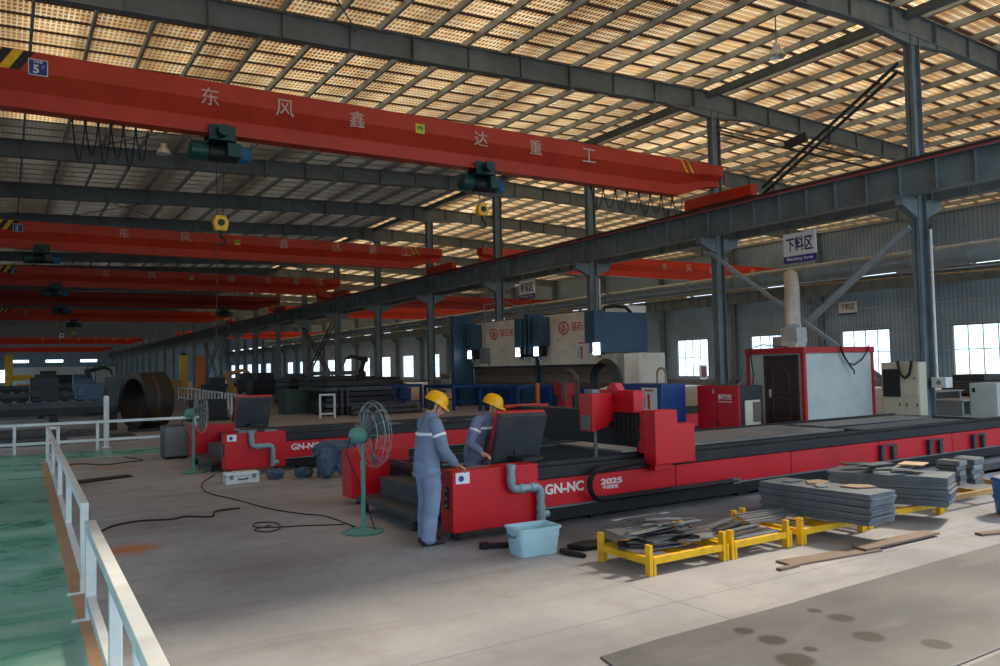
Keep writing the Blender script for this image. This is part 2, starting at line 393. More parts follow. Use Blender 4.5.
def arc(c, r, a0, a1, n, plane='xz', off=0):
    out = []
    for i in range(n+1):
        a = math.radians(a0+(a1-a0)*i/n); u, v = r*math.cos(a), r*math.sin(a)
        out.append(Vector(c)+Vector({'xz': (u, 0, v), 'yz': (0, u, v), 'xy': (u, v, 0)}[plane]))
    return out
ORD = ['first', 'second', 'third', 'fourth', 'fifth', 'sixth', 'seventh', 'eighth', 'ninth', 'tenth', 'eleventh', 'twelfth', 'thirteenth', 'fourteenth', 'fifteenth']

# ------------------------------------------------------------------ the hall
XL, XC, XR, YF, YB = -3.0, 24.0, 54.0, -18.0, 232.0
def rz(x): return 13.15-.035*abs(x-XC)
FRAMES = [-12.2, -3.5, 5.2, 13.89, 22.15, 30.2, 38.8, 47.5, 56.3, 65.1, 73.8, 82.5, 91.2]
while FRAMES[-1] < 222: FRAMES.append(FRAMES[-1]+8.7)

struct('ground', MB().box(-200, 300, -200, 460, -.4, -.08), GROUND)
struct('floor', MB().box(XL-.2, XR+.2, YF, YB+.2, -.08, 0), FLOOR)
struct('floor_paint', MB().prism([(-3, -18), (.38, -18), (.52, 8.5), (.72, 21.7), (.72, 21.9), (5.6, 21.9), (5.9, 24.0), (-3, 24.0)], 'z', 0, .004), GREEN)
struct('floor_border', MB().prism([(.38, -18), (.56, -18), (.70, 8.5), (.9, 21.3), (.72, 21.7), (.52, 8.5)], 'z', 0, .006), PINKSTRIP)

# roof sheets; over the left bay beyond the fifth frame they are old and hardly let light through, and an unseen clear strip is added near the front to let sun onto the floor
def roof(name, x0, x1, y0, y1, m):
    n = max(1, int((x1-x0)/6)); vs = []
    for i in range(n+1):
        x = x0+(x1-x0)*i/n; vs += [(x, y0, rz(x)), (x, y1, rz(x))]
    return struct(name, MB().add(vs, [(2*i, 2*i+1, 2*i+3, 2*i+2) for i in range(n)]), m)
YS0, YS1, XS0, XS1 = -3.0, 7.4, 12.0, 33.0
roof('roof', XL-.3, XC, YF, YS0, ROOF); roof('roof', XC, XR+.3, YF, YS0, ROOF)
roof('roof', XL-.3, XS0, YS0, YS1, ROOF); roof('roof', XS1, XR+.3, YS0, YS1, ROOF)
roof('roof', XL-.3, XC, YS1, 36.6, ROOF); roof('roof', XC, XR+.3, YS1, 160, ROOF_R)
roof('roof', XL-.3, XC, 36.6, 150, ROOF_OLD); roof('roof', XL-.3, XC, 150, YB, ROOF_FAR); roof('roof', XC, XR+.3, 160, YB, ROOF_FAR)
roof('roof_added_skylight', XS0, XC, YS0, YS1, GLASS); roof('roof_added_skylight', XC, XS1, YS0, YS1, GLASS)

def rafter(y):
    mb = MB()
    for x0, x1 in ((XL, XC), (XC, XR)):
        for (t0, t1, w) in ((.25, .275, .13), (.98, 1.005, .13), (.27, .99, .008)):
            mb.prism([(x0, rz(x0)-t1), (x1, rz(x1)-t1), (x1, rz(x1)-t0), (x0, rz(x0)-t0)], 'y', y-w, y+w)
        k = 0; x = x0+1.5
        while x < x1-.5:       # web stiffeners and bolted splice plates
            w = .1 if k % 3 else .13
            mb.box(x-.008, x+.008, y-w, y+w, rz(x)-.99, rz(x)-.26)
            if k % 3 == 0: mb.box(x+.02, x+.036, y-.13, y+.13, rz(x)-1.12, rz(x)-.2)
            x += 2.05; k += 1
        e = -1 if x1 == XC else 1   # deeper haunch beside the middle column
        mb.prism([(XC, rz(XC)-1.0), (XC+e*2.6, rz(XC+2.6)-1.0), (XC, rz(XC)-1.3)], 'y', y-.1, y+.1)
    return struct('roof_rafter', mb, STEEL_D)
for y in FRAMES: rafter(y)

def hcol(mb, x, y, z0, z1, d=.5, w=.34):
    mb.box(x-d/2, x-d/2+.03, y-w/2, y+w/2, z0, z1).box(x+d/2-.03, x+d/2, y-w/2, y+w/2, z0, z1).box(x-d/2, x+d/2, y-.012, y+.012, z0, z1)
XK = XC+.25
for i, y in enumerate(FRAMES):
    mb = MB(); hcol(mb, XK, y, 0, rz(XC)-1.0, .46, .28)
    mb.box(XK-.36, XK+.36, y-.26, y+.26, 0, .04)
    for s in (-1, 1):   # corbels carrying the two runway beams
        mb.prism([(XK+s*.23, 6.35), (XK+s*1.05, 6.7), (XK+s*1.05, 6.94), (XK+s*.23, 6.94)], 'y', y-.12, y+.12)
        mb.box(XK+s*.23, XK+s*1.1, y-.17, y+.17, 6.92, 6.95)
    struct('column', mb, STEEL)
    mb = MB(); hcol(mb, XR-.3, y, 0, rz(XR)-.9, .5, .3)
    mb.prism([(XR-.55, 6.2), (XR-1.2, 6.7), (XR-1.2, 6.95), (XR-.55, 6.95)], 'y', y-.15, y+.15)
    struct('column', mb, STEEL)
    mb = MB(); hcol(mb, XL+.3, y, 0, rz(XL)-.9, .5, .3)
    mb.prism([(XL+.55, 6.2), (XL+1.1, 6.7), (XL+1.1, 6.95), (XL+.55, 6.95)], 'y', y-.15, y+.15)
    struct('column', mb, STEEL)

def purlin(x):
    z = rz(x)
    mb = MB().box(x-.004, x+.004, YF, YB, z-.25, z-.03).box(x-.004, x+.075, YF, YB, z-.25, z-.242).box(x-.004, x+.075, YF, YB, z-.036, z-.028).box(x+.067, x+.075, YF, YB, z-.25, z-.22)
    struct('roof_purlin', mb, PURLIN)
x = XL+.55
while x < XR:
    purlin(x); x += 1.52
# eaves strut along the ridge line between column heads
struct('ridge_strut', MB().box(XC-.13, XC+.13, YF, YB, rz(XC)-.5, rz(XC)-.26), STEEL_D)
# sag rods and roof bracing under the sheets
mb = MB()
for k, y in enumerate(FRAMES[2:9]):
    yn = FRAMES[FRAMES.index(y)+1]
    for x0, x1 in ((3, 9), (9, 3), (33, 39), (39, 33)):
        if (k+int(x0 > 20)) % 2: mb.tube([(x0, y, rz(x0)-.4), (x1, yn, rz(x1)-.4)], .025, 6)
struct('roof_bracing', mb, STEEL_D)

def runway(name, x, s):
    """crane runway girder with stiffeners, rail and red conductor bar; s = side the crane runs on"""
    mb = MB().box(x-.008, x+.008, YF, YB, 6.97, 7.9).box(x-.2, x+.2, YF, YB, 6.95, 6.975).box(x-.22, x+.22, YF, YB, 7.88, 7.91).box(x-.035, x+.035, YF, YB, 7.91, 8.02)
    y = YF+.5
    while y < YB:
        mb.box(x-.17, x+.17, y-.007, y+.007, 6.975, 7.88); y += 1.12
    o = struct(name, mb, STEEL)
    if x > 40: return
    c = struct('conductor_bar', MB().box(x+s*.23, x+s*.25, YF, YB, 7.905, 7.93), PRINT_R, parent=o)
    g = struct('conductor_guard', MB().box(x+s*.2, x+s*.24, YF, YB, 7.96, 8.05), mat('dark_red_guard', (58, 40, 38), .6), parent=o)
runway('runway_girder', XC-.62, -1); runway('runway_girder', XC+1.12, 1)
runway('runway_girder', XL+.95, 1); runway('runway_girder', XR-.98, -1)

# bracing between the two near middle columns: grey angles below the runway, dark double pipes above it
def brace(p, q, m, r=.075):
    p, q = Vector(p), Vector(q)
    struct('column_brace', MB().bar(p, q, r*2, r*1.3, (1, 0, 0)).bar(p+Vector((.16, 0, -.05)), q+Vector((.16, 0, -.05)), .03, r*1.6, (1, 0, 0)), m)
y1, y2 = FRAMES[3], FRAMES[4]
BRACE = mat('brace_grey', (150, 164, 174), .5, .1, .1, 3.)
brace((XC-.3, y2-.1, 6.35), (XC-.3, y1+.9, 1.25), BRACE, .062); brace((XC-.12, y1+.1, 6.1), (XC-.12, y2-1.0, 1.0), BRACE, .07)
DARKPIPE = mat('dark_brace_pipe', (52, 58, 64), .45, .2, .12, 3.)
for (a, b) in (((XC-.1, y2-2.6, 8.35), (XC-.1, y1+.25, 11.2)), ((XC+.1, y2-.3, 11.3), (XC+.1, y1+1.4, 8.4))):
    for d in (-.13, .13):
        a2, b2 = Vector(a)+Vector((0, 0, d)), Vector(b)+Vector((0, 0, d))
        struct('column_brace', MB().tube([a2, b2], .06 if a[1] > b[1] and a[2] < 9 else .035, 10), DARKPIPE)
struct('brace_plate', MB().prism([(17.6, 9.75), (18.5, 9.65), (18.6, 9.95), (17.7, 10.1)], 'x', XC-.03, XC+.03), DARKPIPE)
for k in (9, 14):
    ya, yb = FRAMES[k]+.2, FRAMES[k+1]-.2
    for (za, zb) in ((1, 6.2), (6.2, 1)):
        struct('column_brace', MB().bar((XC-.15, ya, za), (XC-.15, yb, zb), .12, .1, (1, 0, 0)).bar((XC+.15, ya, za), (XC+.15, yb, zb), .12, .1, (1, 0, 0)), DARKPIPE)
    struct('column_brace', MB().tube([(XC-.15+.3*(i % 2), ya+(yb-ya)*i/14, 1+5.2*i/14) for i in range(15)], .03, 6), DARKPIPE)

# walls: right wall with windows and a high light slot in every bay
def holed_wall(name, m, along, const, thick, spans, holes, ztop):
    """wall of boxes around rectangular holes; spans = (u0,u1); holes = list of (u0,u1,z0,z1) sorted in u, sharing z bands"""
    mb = MB(); us = sorted({spans[0], spans[1], *[h[0] for h in holes], *[h[1] for h in holes]})
    for u0, u1 in zip(us, us[1:]):
        cuts = sorted([(h[2], h[3]) for h in holes if h[0] <= u0+1e-6 and h[1] >= u1-1e-6]); z = 0
        for c0, c1 in cuts+[(ztop, ztop)]:
            if c0 > z+1e-6:
                if along == 'y': mb.box(const, const+thick, u0, u1, z, c0)
                else: mb.box(u0, u1, const, const+thick, z, c0)
            z = c1
    return struct(name, mb, m)
wins = []; slots = []
for i in range(len(FRAMES)-1):
    c = (FRAMES[i]+FRAMES[i+1])/2+.85+(1.0 if i == 3 else 0)
    wins.append((c-1.9, c+1.9, .82, 4.12)); slots.append((c-2.6, c+.6, 7.95, 8.35))
holed_wall('wall_right', WALL_R, 'y', XR, .12, (YF, YB), wins+slots, rz(XR)+.1)
mb = MB()
for z in (4.25, 5.75, 2.45):
    for i in range(len(FRAMES)-1):
        segs = [(FRAMES[i]+.16, FRAMES[i+1]-.16)]
        if z == 2.45: segs = [(FRAMES[i]+.16, wins[i][0]-.1), (wins[i][1]+.1, FRAMES[i+1]-.16)]
        for a, b in segs:
            mb.box(XR-.16, XR-.01, a, b, z, z+.06)
struct('wall_girt', mb, PURLIN)
FRAMEG = mat('window_frame_grey', (150, 158, 164), .5)
for i, (a, b, z0, z1) in enumerate(wins[2:25]):
    n = 4; mb = MB().box(XR-.05, XR+.08, a-.06, b+.06, z0-.06, z0).box(XR-.05, XR+.08, a-.06, b+.06, z1, z1+.06).box(XR-.05, XR+.08, a-.06, a, z0, z1).box(XR-.05, XR+.08, b, b+.06, z0, z1)
    for k in range(1, n): mb.box(XR, XR+.05, a+(b-a)*k/n-.03, a+(b-a)*k/n+.03, z0, z1)
    zm = z0+(z1-z0)*.52; mb.box(XR, XR+.05, a, b, zm-.03, zm+.03)
    if i == 4: mb.box(XR-.02, XR, a+.1, a+(b-a)*.42, z0+.1, z1-.1)
    o = struct('window_%d' % (i+1), mb, FRAMEG)
    struct('glass_pane', MB().box(XR+.02, XR+.03, a, b, z0, z1), GLASS, parent=o)
struct('baseboard_right', MB().box(XR-.06, XR, YF, YB, 0, .5), GREY)
holed_wall('wall_left', WALL_R, 'y', XL-.12, .12, (YF, YB), wins, rz(XL)+.1)
for i, (a, b, z0, z1) in enumerate(wins[2:25]):  # unseen left-wall windows, added to let sky light into the left bay
    mb = MB().box(XL-.08, XL+.05, a-.06, b+.06, z0-.06, z0).box(XL-.08, XL+.05, a-.06, b+.06, z1, z1+.06).box(XL-.08, XL+.05, a-.06, a, z0, z1).box(XL-.08, XL+.05, b, b+.06, z0, z1)
    for k in range(1, 4): mb.box(XL-.05, XL, a+(b-a)*k/4-.03, a+(b-a)*k/4+.03, z0, z1)
    zm = z0+(z1-z0)*.52; mb.box(XL-.05, XL, a, b, zm-.03, zm+.03)
    o = struct('window_%d' % (i+24), mb, FRAMEG)
    struct('glass_pane', MB().box(XL-.03, XL-.02, a, b, z0, z1), GLASS, parent=o)
ends = [(x0, x0+3.9, 5.75, 6.45) for x0 in (1.2, 8.8, 16.6)]+[(-2.6, 1.0, .9, 4.0)]
holed_wall('wall_back', WALL_B, 'x', YB, .12, (XL, XR), sorted(ends), rz(XC))
struct('trim_back', MB().box(1.6, XC, YB-.05, YB-.01, 0, 4.6), mat('pale_end_cladding', (188, 204, 212), .5, 0, .06, 1.))

# air duct along the right bay with seam rings, its hangers and the aluminium drop to the cabin
t = thing('air_duct', 'long grey round sheet-metal duct running under the roof of the right-hand bay', 'duct', (25.65, 60, 5.27))
mb = MB().cyl((25.65, 2, 5.27), (25.65, 92, 5.27), .34, n=24); part('duct_pipe', mb, DUCTM, t, 60)
mb = MB()
for k in range(45): mb.cyl((25.65, 3+2*k, 5.27), (25.65, 3.06+2*k, 5.27), .36, n=24)
part('seam_ring', mb, DUCTM, t, 60)['kind'] = 'stuff'
for y in FRAMES[3:12]:
    part('hanger', MB().bar((25.65, y+.3, 5.6), (24.2, y+.3, 6.0), .04, .04).tube(arc((25.65, y+.3, 5.27), .36, 0, 360, 16)[:-1], .02, 6, True, (0, 1, 0)), STEEL, t)
t = thing('flexible_duct', 'shiny ribbed aluminium hose dropping from the big duct to the cabin roof', 'duct', (20.9, 16.1, 2.42))
pth = [Vector(p) for p in ((25.02, 19.35, 5.16), (24.7, 19.06, 5.13), (23.9, 18.45, 4.95), (22.9, 17.65, 4.45), (22.1, 17.05, 3.85), (21.5, 16.6, 3.3), (21.2, 16.35, 3.0))]
fine = []
for i in range(len(pth)-1):
    for k in range(12): fine.append(pth[i].lerp(pth[i+1], k/12))
fine.append(pth[-1])
part('hose', MB().tube(fine, [.235+.018*(i % 2) for i in range(len(fine))], 20), GALV, t, 60)
part('connector_box', MB().loft([[Vector((x, y, 3.05)) for x, y in ((20.95, 16.05), (21.45, 16.05), (21.45, 16.65), (20.95, 16.65))], [Vector((x, y, 2.62)) for x, y in ((20.85, 15.95), (21.35, 15.95), (21.35, 16.55), (20.85, 16.55))], [Vector((x, y, 2.42)) for x, y in ((20.6, 15.85), (21.1, 15.85), (21.1, 16.4), (20.6, 16.4))]]), mat('galvanised_box', (176, 182, 184), .4, .3), t)
# thin service pipes on the middle columns
def pipe_run(name, pts, r, m, label):
    return single(name, MB().tube(pts, r, 8), m, label, 'pipe', smooth=60)
pipe_run('gas_pipe', [(24.62, 2, 4.30), (24.62, 22.9, 4.84), (24.62, 95, 4.92)], .02, YELLOW_W, 'thin yellow pipe running straight across the middle columns under the duct')
pipe_run('service_pipe', [(24.72, 2, 4.5), (24.72, 22.9, 4.94), (24.72, 95, 5.05)], .018, PURLIN, 'thin grey pipe just above the yellow one on the middle columns')
pipe_run('cable_conduit', [(24.42, 13.64, 1.4), (24.42, 13.64, 6.0)], .045, WHITE, 'upright white conduit beside the near middle column, above the junction box')
pipe_run('cable_conduit', [(24.46, 29.9, 0), (24.46, 29.9, 6.2)], .04, WHITE, 'upright white conduit on the column behind the bending presses')
t = thing('junction_box', 'small grey-white junction box at the foot of the white conduit', 'box', (24.42, 13.5, 1.08))
part('case', MB().box(24.24, 24.62, 13.28, 13.73, 1.08, 1.4), WHITE, t, bevel=.01); part('emblem', MB().cyl((24.23, 13.5, 1.24), (24.24, 13.5, 1.24), .07), GREY, t)

# ------------------------------------------------------------------ overhead cranes
def girder_rings(x0, x1, y):
    def ring(x, k):      # k: 1 = full depth, less towards the ends
        zt, zb = 9.5, 8.2+(1-k)*.55
        h = [(-.36, zt), (-.36, 9.02+(1-k)*.1), (-.1, 8.62+(1-k)*.35), (-.1, zb+.04), (-.22, zb+.04), (-.22, zb), (.22, zb), (.22, zb+.04), (.1, zb+.04), (.1, 8.62+(1-k)*.35), (.36, 9.02+(1-k)*.1), (.36, zt)]
        return [Vector((x, y+a, b)) for a, b in h]
    return [ring(x0, 0), ring(x0+.5, .25), ring(x0+1.3, 1), ring(x1-2.2, 1), ring(x1-.9, .25), ring(x1, 0)]
def crane(x0, x1, y, m, label, name_pts=(), size=.47, stripes=True, plate=None, sign=None):
    t = thing('overhead_crane', label, 'crane', ((x0+x1)/2, y, 8.05))
    part('girder', MB().loft(girder_rings(x0+.1, x1-.1, y)), m, t)
    for x in (x0, x1):
        part('end_truck', MB().box(x-.16, x+.16, y-1.7, y+1.7, 8.12, 8.55), m, t, bevel=.03)
        for s in (-1, 1): part('wheel', MB().cyl((x-.09, y+s*1.35, 8.2), (x+.09, y+s*1.35, 8.2), .18, n=20), BLACK, t, 40)
    yf = y-.365
    for ch, x, z in name_pts: text(ch, PRINT_F, t, (x, yf, z), (1, 0, 0), height=size, name='character')
    if stripes:
        for k in range(4):
            xa = x0+1.05+.42*k
            if k == 3: break
            part('hazard_stripe', MB().prism([(xa, 9.03), (xa+.21, 9.03), (xa+.5, 9.49), (xa+.29, 9.49)], 'y', yf-.004, yf), YELLOW, t)
            part('hazard_stripe', MB().prism([(xa+.21, 9.03), (xa+.42, 9.03), (xa+.71, 9.49), (xa+.5, 9.49)], 'y', yf-.004, yf), BLACKP, t)
        for k in range(2):
            xa = x1-2.35+.3*k
            part('hazard_stripe', MB().prism([(xa, 9.49), (xa+.1, 9.49), (xa+.4, 9.03), (xa+.3, 9.03)], 'y', yf-.004, yf), YELLOW, t)
            part('hazard_stripe', MB().prism([(xa+.1, 9.49), (xa+.16, 9.49), (xa+.46, 9.03), (xa+.4, 9.03)], 'y', yf-.004, yf), BLACKP, t)
    if plate:
        p = part('number_plate', MB().box(plate-.2, plate+.2, yf-.015, yf, 8.95, 9.33), PRINT_B, t)
        part('plate_rim', MB().box(plate-.2, plate+.2, yf-.018, yf-.015, 9.31, 9.33).box(plate-.2, plate+.2, yf-.018, yf-.015, 8.95, 8.97).box(plate-.2, plate-.18, yf-.018, yf-.015, 8.95, 9.33).box(plate+.18, plate+.2, yf-.018, yf-.015, 8.95, 9.33), PRINT_W, p)
        text('5', PRINT_W, p, (plate-.04, yf-.018, 9.1), (1, 0, 0), height=.2, bold=.03, name='numeral')
        text('T', PRINT_W, p, (plate+.1, yf-.018, 9.15), (1, 0, 0), height=.06, name='unit')
        text('起重量', PRINT_W, p, (plate, yf-.018, 9.27), (1, 0, 0), height=.06, name='caption')
    if sign:
        p = part('warning_sign', MB().box(sign-.15, sign+.15, yf-.012, yf, 8.97, 9.25), GREENY, t)
        part('pictogram', MB().prism([(sign-.1, 9.04), (sign-.02, 9.12), (sign+.06, 9.04), (sign+.11, 9.14), (sign+.02, 9.2), (sign-.09, 9.18)], 'y', yf-.016, yf-.012), PRINT_G, p)
    return t
NAME = '东风鑫达重工'
XA, XB = XL+.95, XC-.62
crane(XA, XB, 21.2, CRANE_NEAR, 'largest red overhead crane girder, spanning the hall in front of all others', list(zip(NAME, (4.43, 6.37, 8.43, 12.5, 14.56, 16.75), (9.1,)*6)), .46, plate=.62, sign=10.4)
crane(XA, XB, 44.2, CRANE, 'second red crane girder, with the yellow hook hanging before it', list(zip(NAME, (5.1, 8.05, 13.25, 16.35, 18.6, 20.8), (9.2,)*6)), .5, plate=.5, sign=10.7)
crane(XA, XB, 62, CRANE, 'third red crane girder down the hall, just below the second', list(zip(NAME, (6.0, 9.0, 14.6, 17.4, 19.6, 21.6), (9.2,)*6)), .5, plate=.5, sign=11.7)
crane(XA, XB, 79, CRANE_OLD, 'fourth crane girder, painted dark maroon, between brighter red ones', stripes=False)
crane(XA, XB, 100, CRANE, 'fifth crane girder, red with its yellow striped end and number plate visible', stripes=True, plate=1.9)
crane(XA, XB, 172, CRANE, 'second farthest crane girder, thin orange-red bar near the end wall', list(zip(NAME, (6.0, 9.0, 12.0, 15.0, 18.0, 20.5), (9.2,)*6)), .5, stripes=False)
crane(XA, XB, 226, CRANE, 'farthest crane girder, right above the three bright end windows', stripes=False)
RA, RB = XC+1.12, XR-.98
crane(RA, RB, 42.5, CRANE, 'red crane girder of the right-hand bay passing behind the column of the presses', list(zip(NAME, (40.6, 43.0, 45.4, 47.8, 50.0, 52.0), (9.05,)*6)), .5, stripes=False)
crane(RA, RB, 73, CRANE_OLD, 'dull red crane girder of the right-hand bay behind the bending presses', stripes=False)
crane(RA, RB, 89, CRANE, 'bright orange-red crane girder low behind the runway in the right-hand bay', stripes=False)
crane(RA, RB, 146, CRANE, 'farthest crane girder seen in the right-hand bay beyond the row of columns', stripes=False)

ROPE = mat('wire_rope', (60, 60, 62), .5, .3)
def make_hoist(y, drop, label, hookcol=YELLOW, sling=None, x=0, loc=None):
    """electric hoist under a girder: trolley, motor, drum, gearbox and hook block"""
    t = thing('crane_hoist', label, 'hoist', (x, y, 7.4), group=None)
    part('trolley', MB().box(x-.34, x+.34, y-.3, y-.25, 7.98, 8.42).box(x-.34, x+.34, y+.25, y+.3, 7.98, 8.42).box(x-.34, x+.34, y-.3, y+.3, 7.98, 8.04), TEAL, t, bevel=.01)
    part('travel_motor', MB().cyl((x-.02, y-.62, 8.22), (x-.02, y-.3, 8.22), .15, .15), TEAL, t, 40)
    part('drum', MB().cyl((x-.3, y, 7.74), (x+.42, y, 7.76), .23, n=24), BLACK, t, 40)
    part('motor', MB().tube([(x-.78, y, 7.76), (x-.74, y, 7.76), (x-.42, y, 7.76), (x-.3, y, 7.76)], [.2, .25, .25, .2], 20), TEAL, t, 40)
    part('gearbox', MB().tube([(x+.42, y, 7.76), (x+.5, y, 7.76), (x+.72, y, 7.76), (x+.8, y, 7.76)], [.2, .24, .22, .15], 8), mat('hoist_blue_paint', (30, 96, 140), .4), t, bevel=.02)
    part('control_box', MB().box(x+.1, x+.45, y-.42, y-.24, 7.6, 7.95), TEAL, t, bevel=.01)
    zb = 7.55-drop
    if drop:
        for d in (-.09, .09): part('rope', MB().tube([(x+d, y, 7.6), (x+d*.9, y, zb+.4)], .012, 6), ROPE, t)
        b = part('hook_block', MB().prism([(x-.15, zb+.06), (x+.15, zb+.06), (x+.2, zb+.28), (x+.12, zb+.46), (x-.12, zb+.46), (x-.2, zb+.28)], 'y', y-.09, y+.09), hookcol, t, bevel=.02)
        part('sheave', MB().cyl((x, y-.11, zb+.27), (x, y+.11, zb+.27), .09), BLACK, b, 40)
        h = [Vector((x, y, zb+.06)), Vector((x, y, zb-.08))]+arc((x+.0, y, zb-.2), .12, 100, -150, 10)
        part('hook', MB().tube(h, [.035]*2+[.035-.0015*i for i in range(11)], 8), BLACK, b, 50)
    if sling:
        s = part('pendant_cable', MB().tube([(x-.12, y, zb-.2), (x-.1, y+.02, zb-1.5), (x-.12, y, sling)], .014, 6), ROPE, t)
        part('pendant_switch', MB().box(x-.16, x-.08, y-.04, y+.04, sling-.2, sling), BLACKP, t, bevel=.01)
    return t
make_hoist(21.2, 1.9, 'green crane hoist under the left half of the biggest girder, its hook let far down', x=4.75, sling=2.9)
make_hoist(21.2, .85, 'green crane hoist under the right part of the biggest girder, yellow hook just below it', x=12.7)
make_hoist(44.2, 0, 'dark hoist under the left end of the second crane girder', x=1.5)
make_hoist(62, 0, 'dark hoist under the left part of the third crane girder', x=2.9)
make_hoist(79, 0, 'dark hoist under the right part of the maroon crane girder', x=18.0)
make_hoist(100, .9, 'dark hoist with a small hook under the fifth crane girder', x=6.5)
make_hoist(79, 2.2, 'dark hoist under the left part of the maroon girder, hook let down', x=4.2, hookcol=PRINT_W)
make_hoist(42.5, 0, 'dark hoist of the right-hand bay peeping out beside the hanging bending sign', x=25.9)
# festoon cable loops under the big girder
def festoon(x0, y, n, w, drop, z, label):
    mb = MB()
    for k in range(n):
        a = x0+k*w
        mb.tube([(a+w*(i/8), y+.15, z-drop*math.sin(math.pi*i/8)*(1-.15*(k % 2))) for i in range(9)], .018, 6)
        mb.box(a-.03, a+.03, y+.12, y+.18, z-.04, z+.047)
    return single('festoon_cable', mb, RUBBER, label, 'cable')
festoon(1.35, 21.2, 6, .28, .95, 8.15, 'bunched black cable loops hanging under the left end of the biggest girder')
festoon(17.2, 21.2, 8, .55, .75, 8.15, 'row of black cable loops hanging under the right end of the biggest girder')
# high-bay lamps on rods
def highbay(x, y, z, label):
    t = thing('pendant_lamp', label, 'lamp', (x, y, z))
    part('rod', MB().cyl((x, y, z+.4), (x, y, rz(x)-.25), .02, n=8), STEEL, t)
    part('lamp_shade', MB().lathe([(.05, z+.42), (.1, z+.4), (.12, z+.26), (.2, z+.16), (.27, z), (.25, z), (.18, z+.14), (.06, z+.3)], (x, y, 0)), GALV, t, 50)
    part('bulb', MB().ball((x, y, z+.1), .09, .09, .1), WHITE, t, 60)
highbay(20.39, 15.95, 11.5, 'bell-shaped lamp hanging on a long rod high at the upper right')
highbay(5.19, 32.6, 10.55, 'bell-shaped lamp hanging below the old roof behind the biggest girder')

# hanging signs
def hanging_sign(x, y, z, w, h, big, small, label, back=0):
    t = thing('hanging_sign', label, 'sign', (x, y, z))
    part('board', MB().box(x-.02, x+.02, y-w/2, y+w/2, z+h*.24, z+h), PAPER, t)
    b = part('name_band', MB().box(x-.02, x+.02, y-w/2, y+w/2, z, z+h*.24), INDIGO, t)
    text(big, INDIGO_D, t, (x-.022, y, z+h*.62), (0, -1, 0), height=h*.5, width=w*.82, bold=.02, name='characters')
    text(small, PRINT_W, b, (x-.022, y, z+h*.12), (0, -1, 0), width=w*.8, height=h*.13, bold=.012, name='english_line')
    for s in (-1, 1): part('wire', MB().tube([(x, y+s*w*.4, z+h), (x, y+s*w*.4, 6.96)], .01, 6), ROPE, t)
hanging_sign(23.6, 17.8, 5.45, 1.34, 1.05, '下料区', 'Blanking Area', 'large white and purple hanging sign above the aluminium hose')
hanging_sign(23.6, 34.9, 5.62, 1.45, 1.0, '折弯区', 'Bending Area', 'smaller white and purple hanging sign above the bending presses')
t = thing('wall_sign', 'small pale sign fixed on the right wall behind the grey brace', 'sign', (53.8, 36.5, 5.4))
part('board', MB().box(53.78, 53.82, 35.8, 37.3, 5.4, 6.35), PAPER, t); text('下料区', BROWN, t, (53.77, 36.55, 5.98), (0, -1, 0), height=.5, width=1.2, bold=.02, name='characters')
part('name_band', MB().box(53.77, 53.78, 35.8, 37.3, 5.4, 5.52), INDIGO, t)

# ------------------------------------------------------------------ railings
def rail_panel(p0, p1, zt, zb, posts, m, label, r=.028, feet=True, extra=None, group=None, name='guard_rail', square=True):
    """one welded railing panel: posts, top and bottom rails and uprights; posts = list of 0..1 with full-height legs"""
    p0, p1 = Vector((*p0, 0)), Vector((*p1, 0)); d = (p1-p0)
    t = thing(name, label, 'railing', ((p0+p1)/2)[:], group=group)
    at = lambda k, z: p0+d*k+Vector((0, 0, z))
    part('top_rail', MB().bar(at(0, zt), at(1, zt), r*2, r*2), m, t, bevel=.004)
    part('bottom_rail', MB().bar(at(0, zb), at(1, zb), r*1.6, r*2), m, t, bevel=.004)
    for k in posts:
        q = MB().bar(at(k, 0), at(k, zt-r), r*2, r*2, d)
        if feet:
            n = Vector((-d.y, d.x, 0)).normalized()
            f = at(k, .006)-n*0
            q.bar(f-n*.03, f+n*.14, .07, .012)
        part('post', q, m, t, bevel=.004)
    for k in (extra or []): part('upright', MB().bar(at(k, zb), at(k, zt-r), r*1.8, r*1.8, d), m, t, bevel=.004)
    return t
rail_panel((.53, 2.6), (.61, 7.5), .76, .16, (.02, .985), WHITE, 'near panel of the white floor railing, slightly lower than the next', .04, extra=(.32, .57))
far_rail = rail_panel((.63, 8.3), (.86, 21.6), .80, .16, (.004, .996), WHITE, 'far panel of the white floor railing, running to the cross railing', .034, extra=(.225, .43, .675))
part('end_return', MB().bar((.86, 21.6, .8), (1.08, 21.6, .8), .068, .068).bar((1.08, 21.6, 0), (1.08, 21.6, .83), .068, .068).bar((.86, 21.6, .16), (1.08, 21.6, .16), .06, .06), WHITE, far_rail, bevel=.004)
rail_panel((-2.9, 24.3), (4.8, 24.1), .76, .27, (.03, .405, .655, .98), WHITE, 'long white cross railing behind the green painted corner', .036, feet=True)
t = thing('bollard_post', 'taller white post standing behind the cross railing beside the big drum', 'post', (2.42, 24.75, 0))
part('post_tube', MB().cyl((2.42, 24.75, .02), (2.42, 24.75, 1.42), .07, n=20), WHITE, t, 50); part('cap', MB().ball((2.42, 24.75, 1.42), .07, .07, .035), WHITE, t, 60); part('base_plate', MB().box(2.3, 2.54, 24.63, 24.87, 0, .02), WHITE, t)
for i, ((a, b), (c, d), lab) in enumerate((((8.75, 34.5), (9.35, 41.0), 'nearest white fence panel along the aisle behind the dark screen'), ((9.5, 42.3), (10.2, 50.5), 'middle white fence panel along the far aisle'), ((10.35, 52.), (11.5, 66), 'farthest white fence panel along the aisle, beside the drum'))):
    rail_panel((a, b), (c, d), 1.0, .25, (.01, .34, .67, .99), WHITE, lab, .045, feet=False, extra=(.17, .5, .83), group=None, name='aisle_fence')
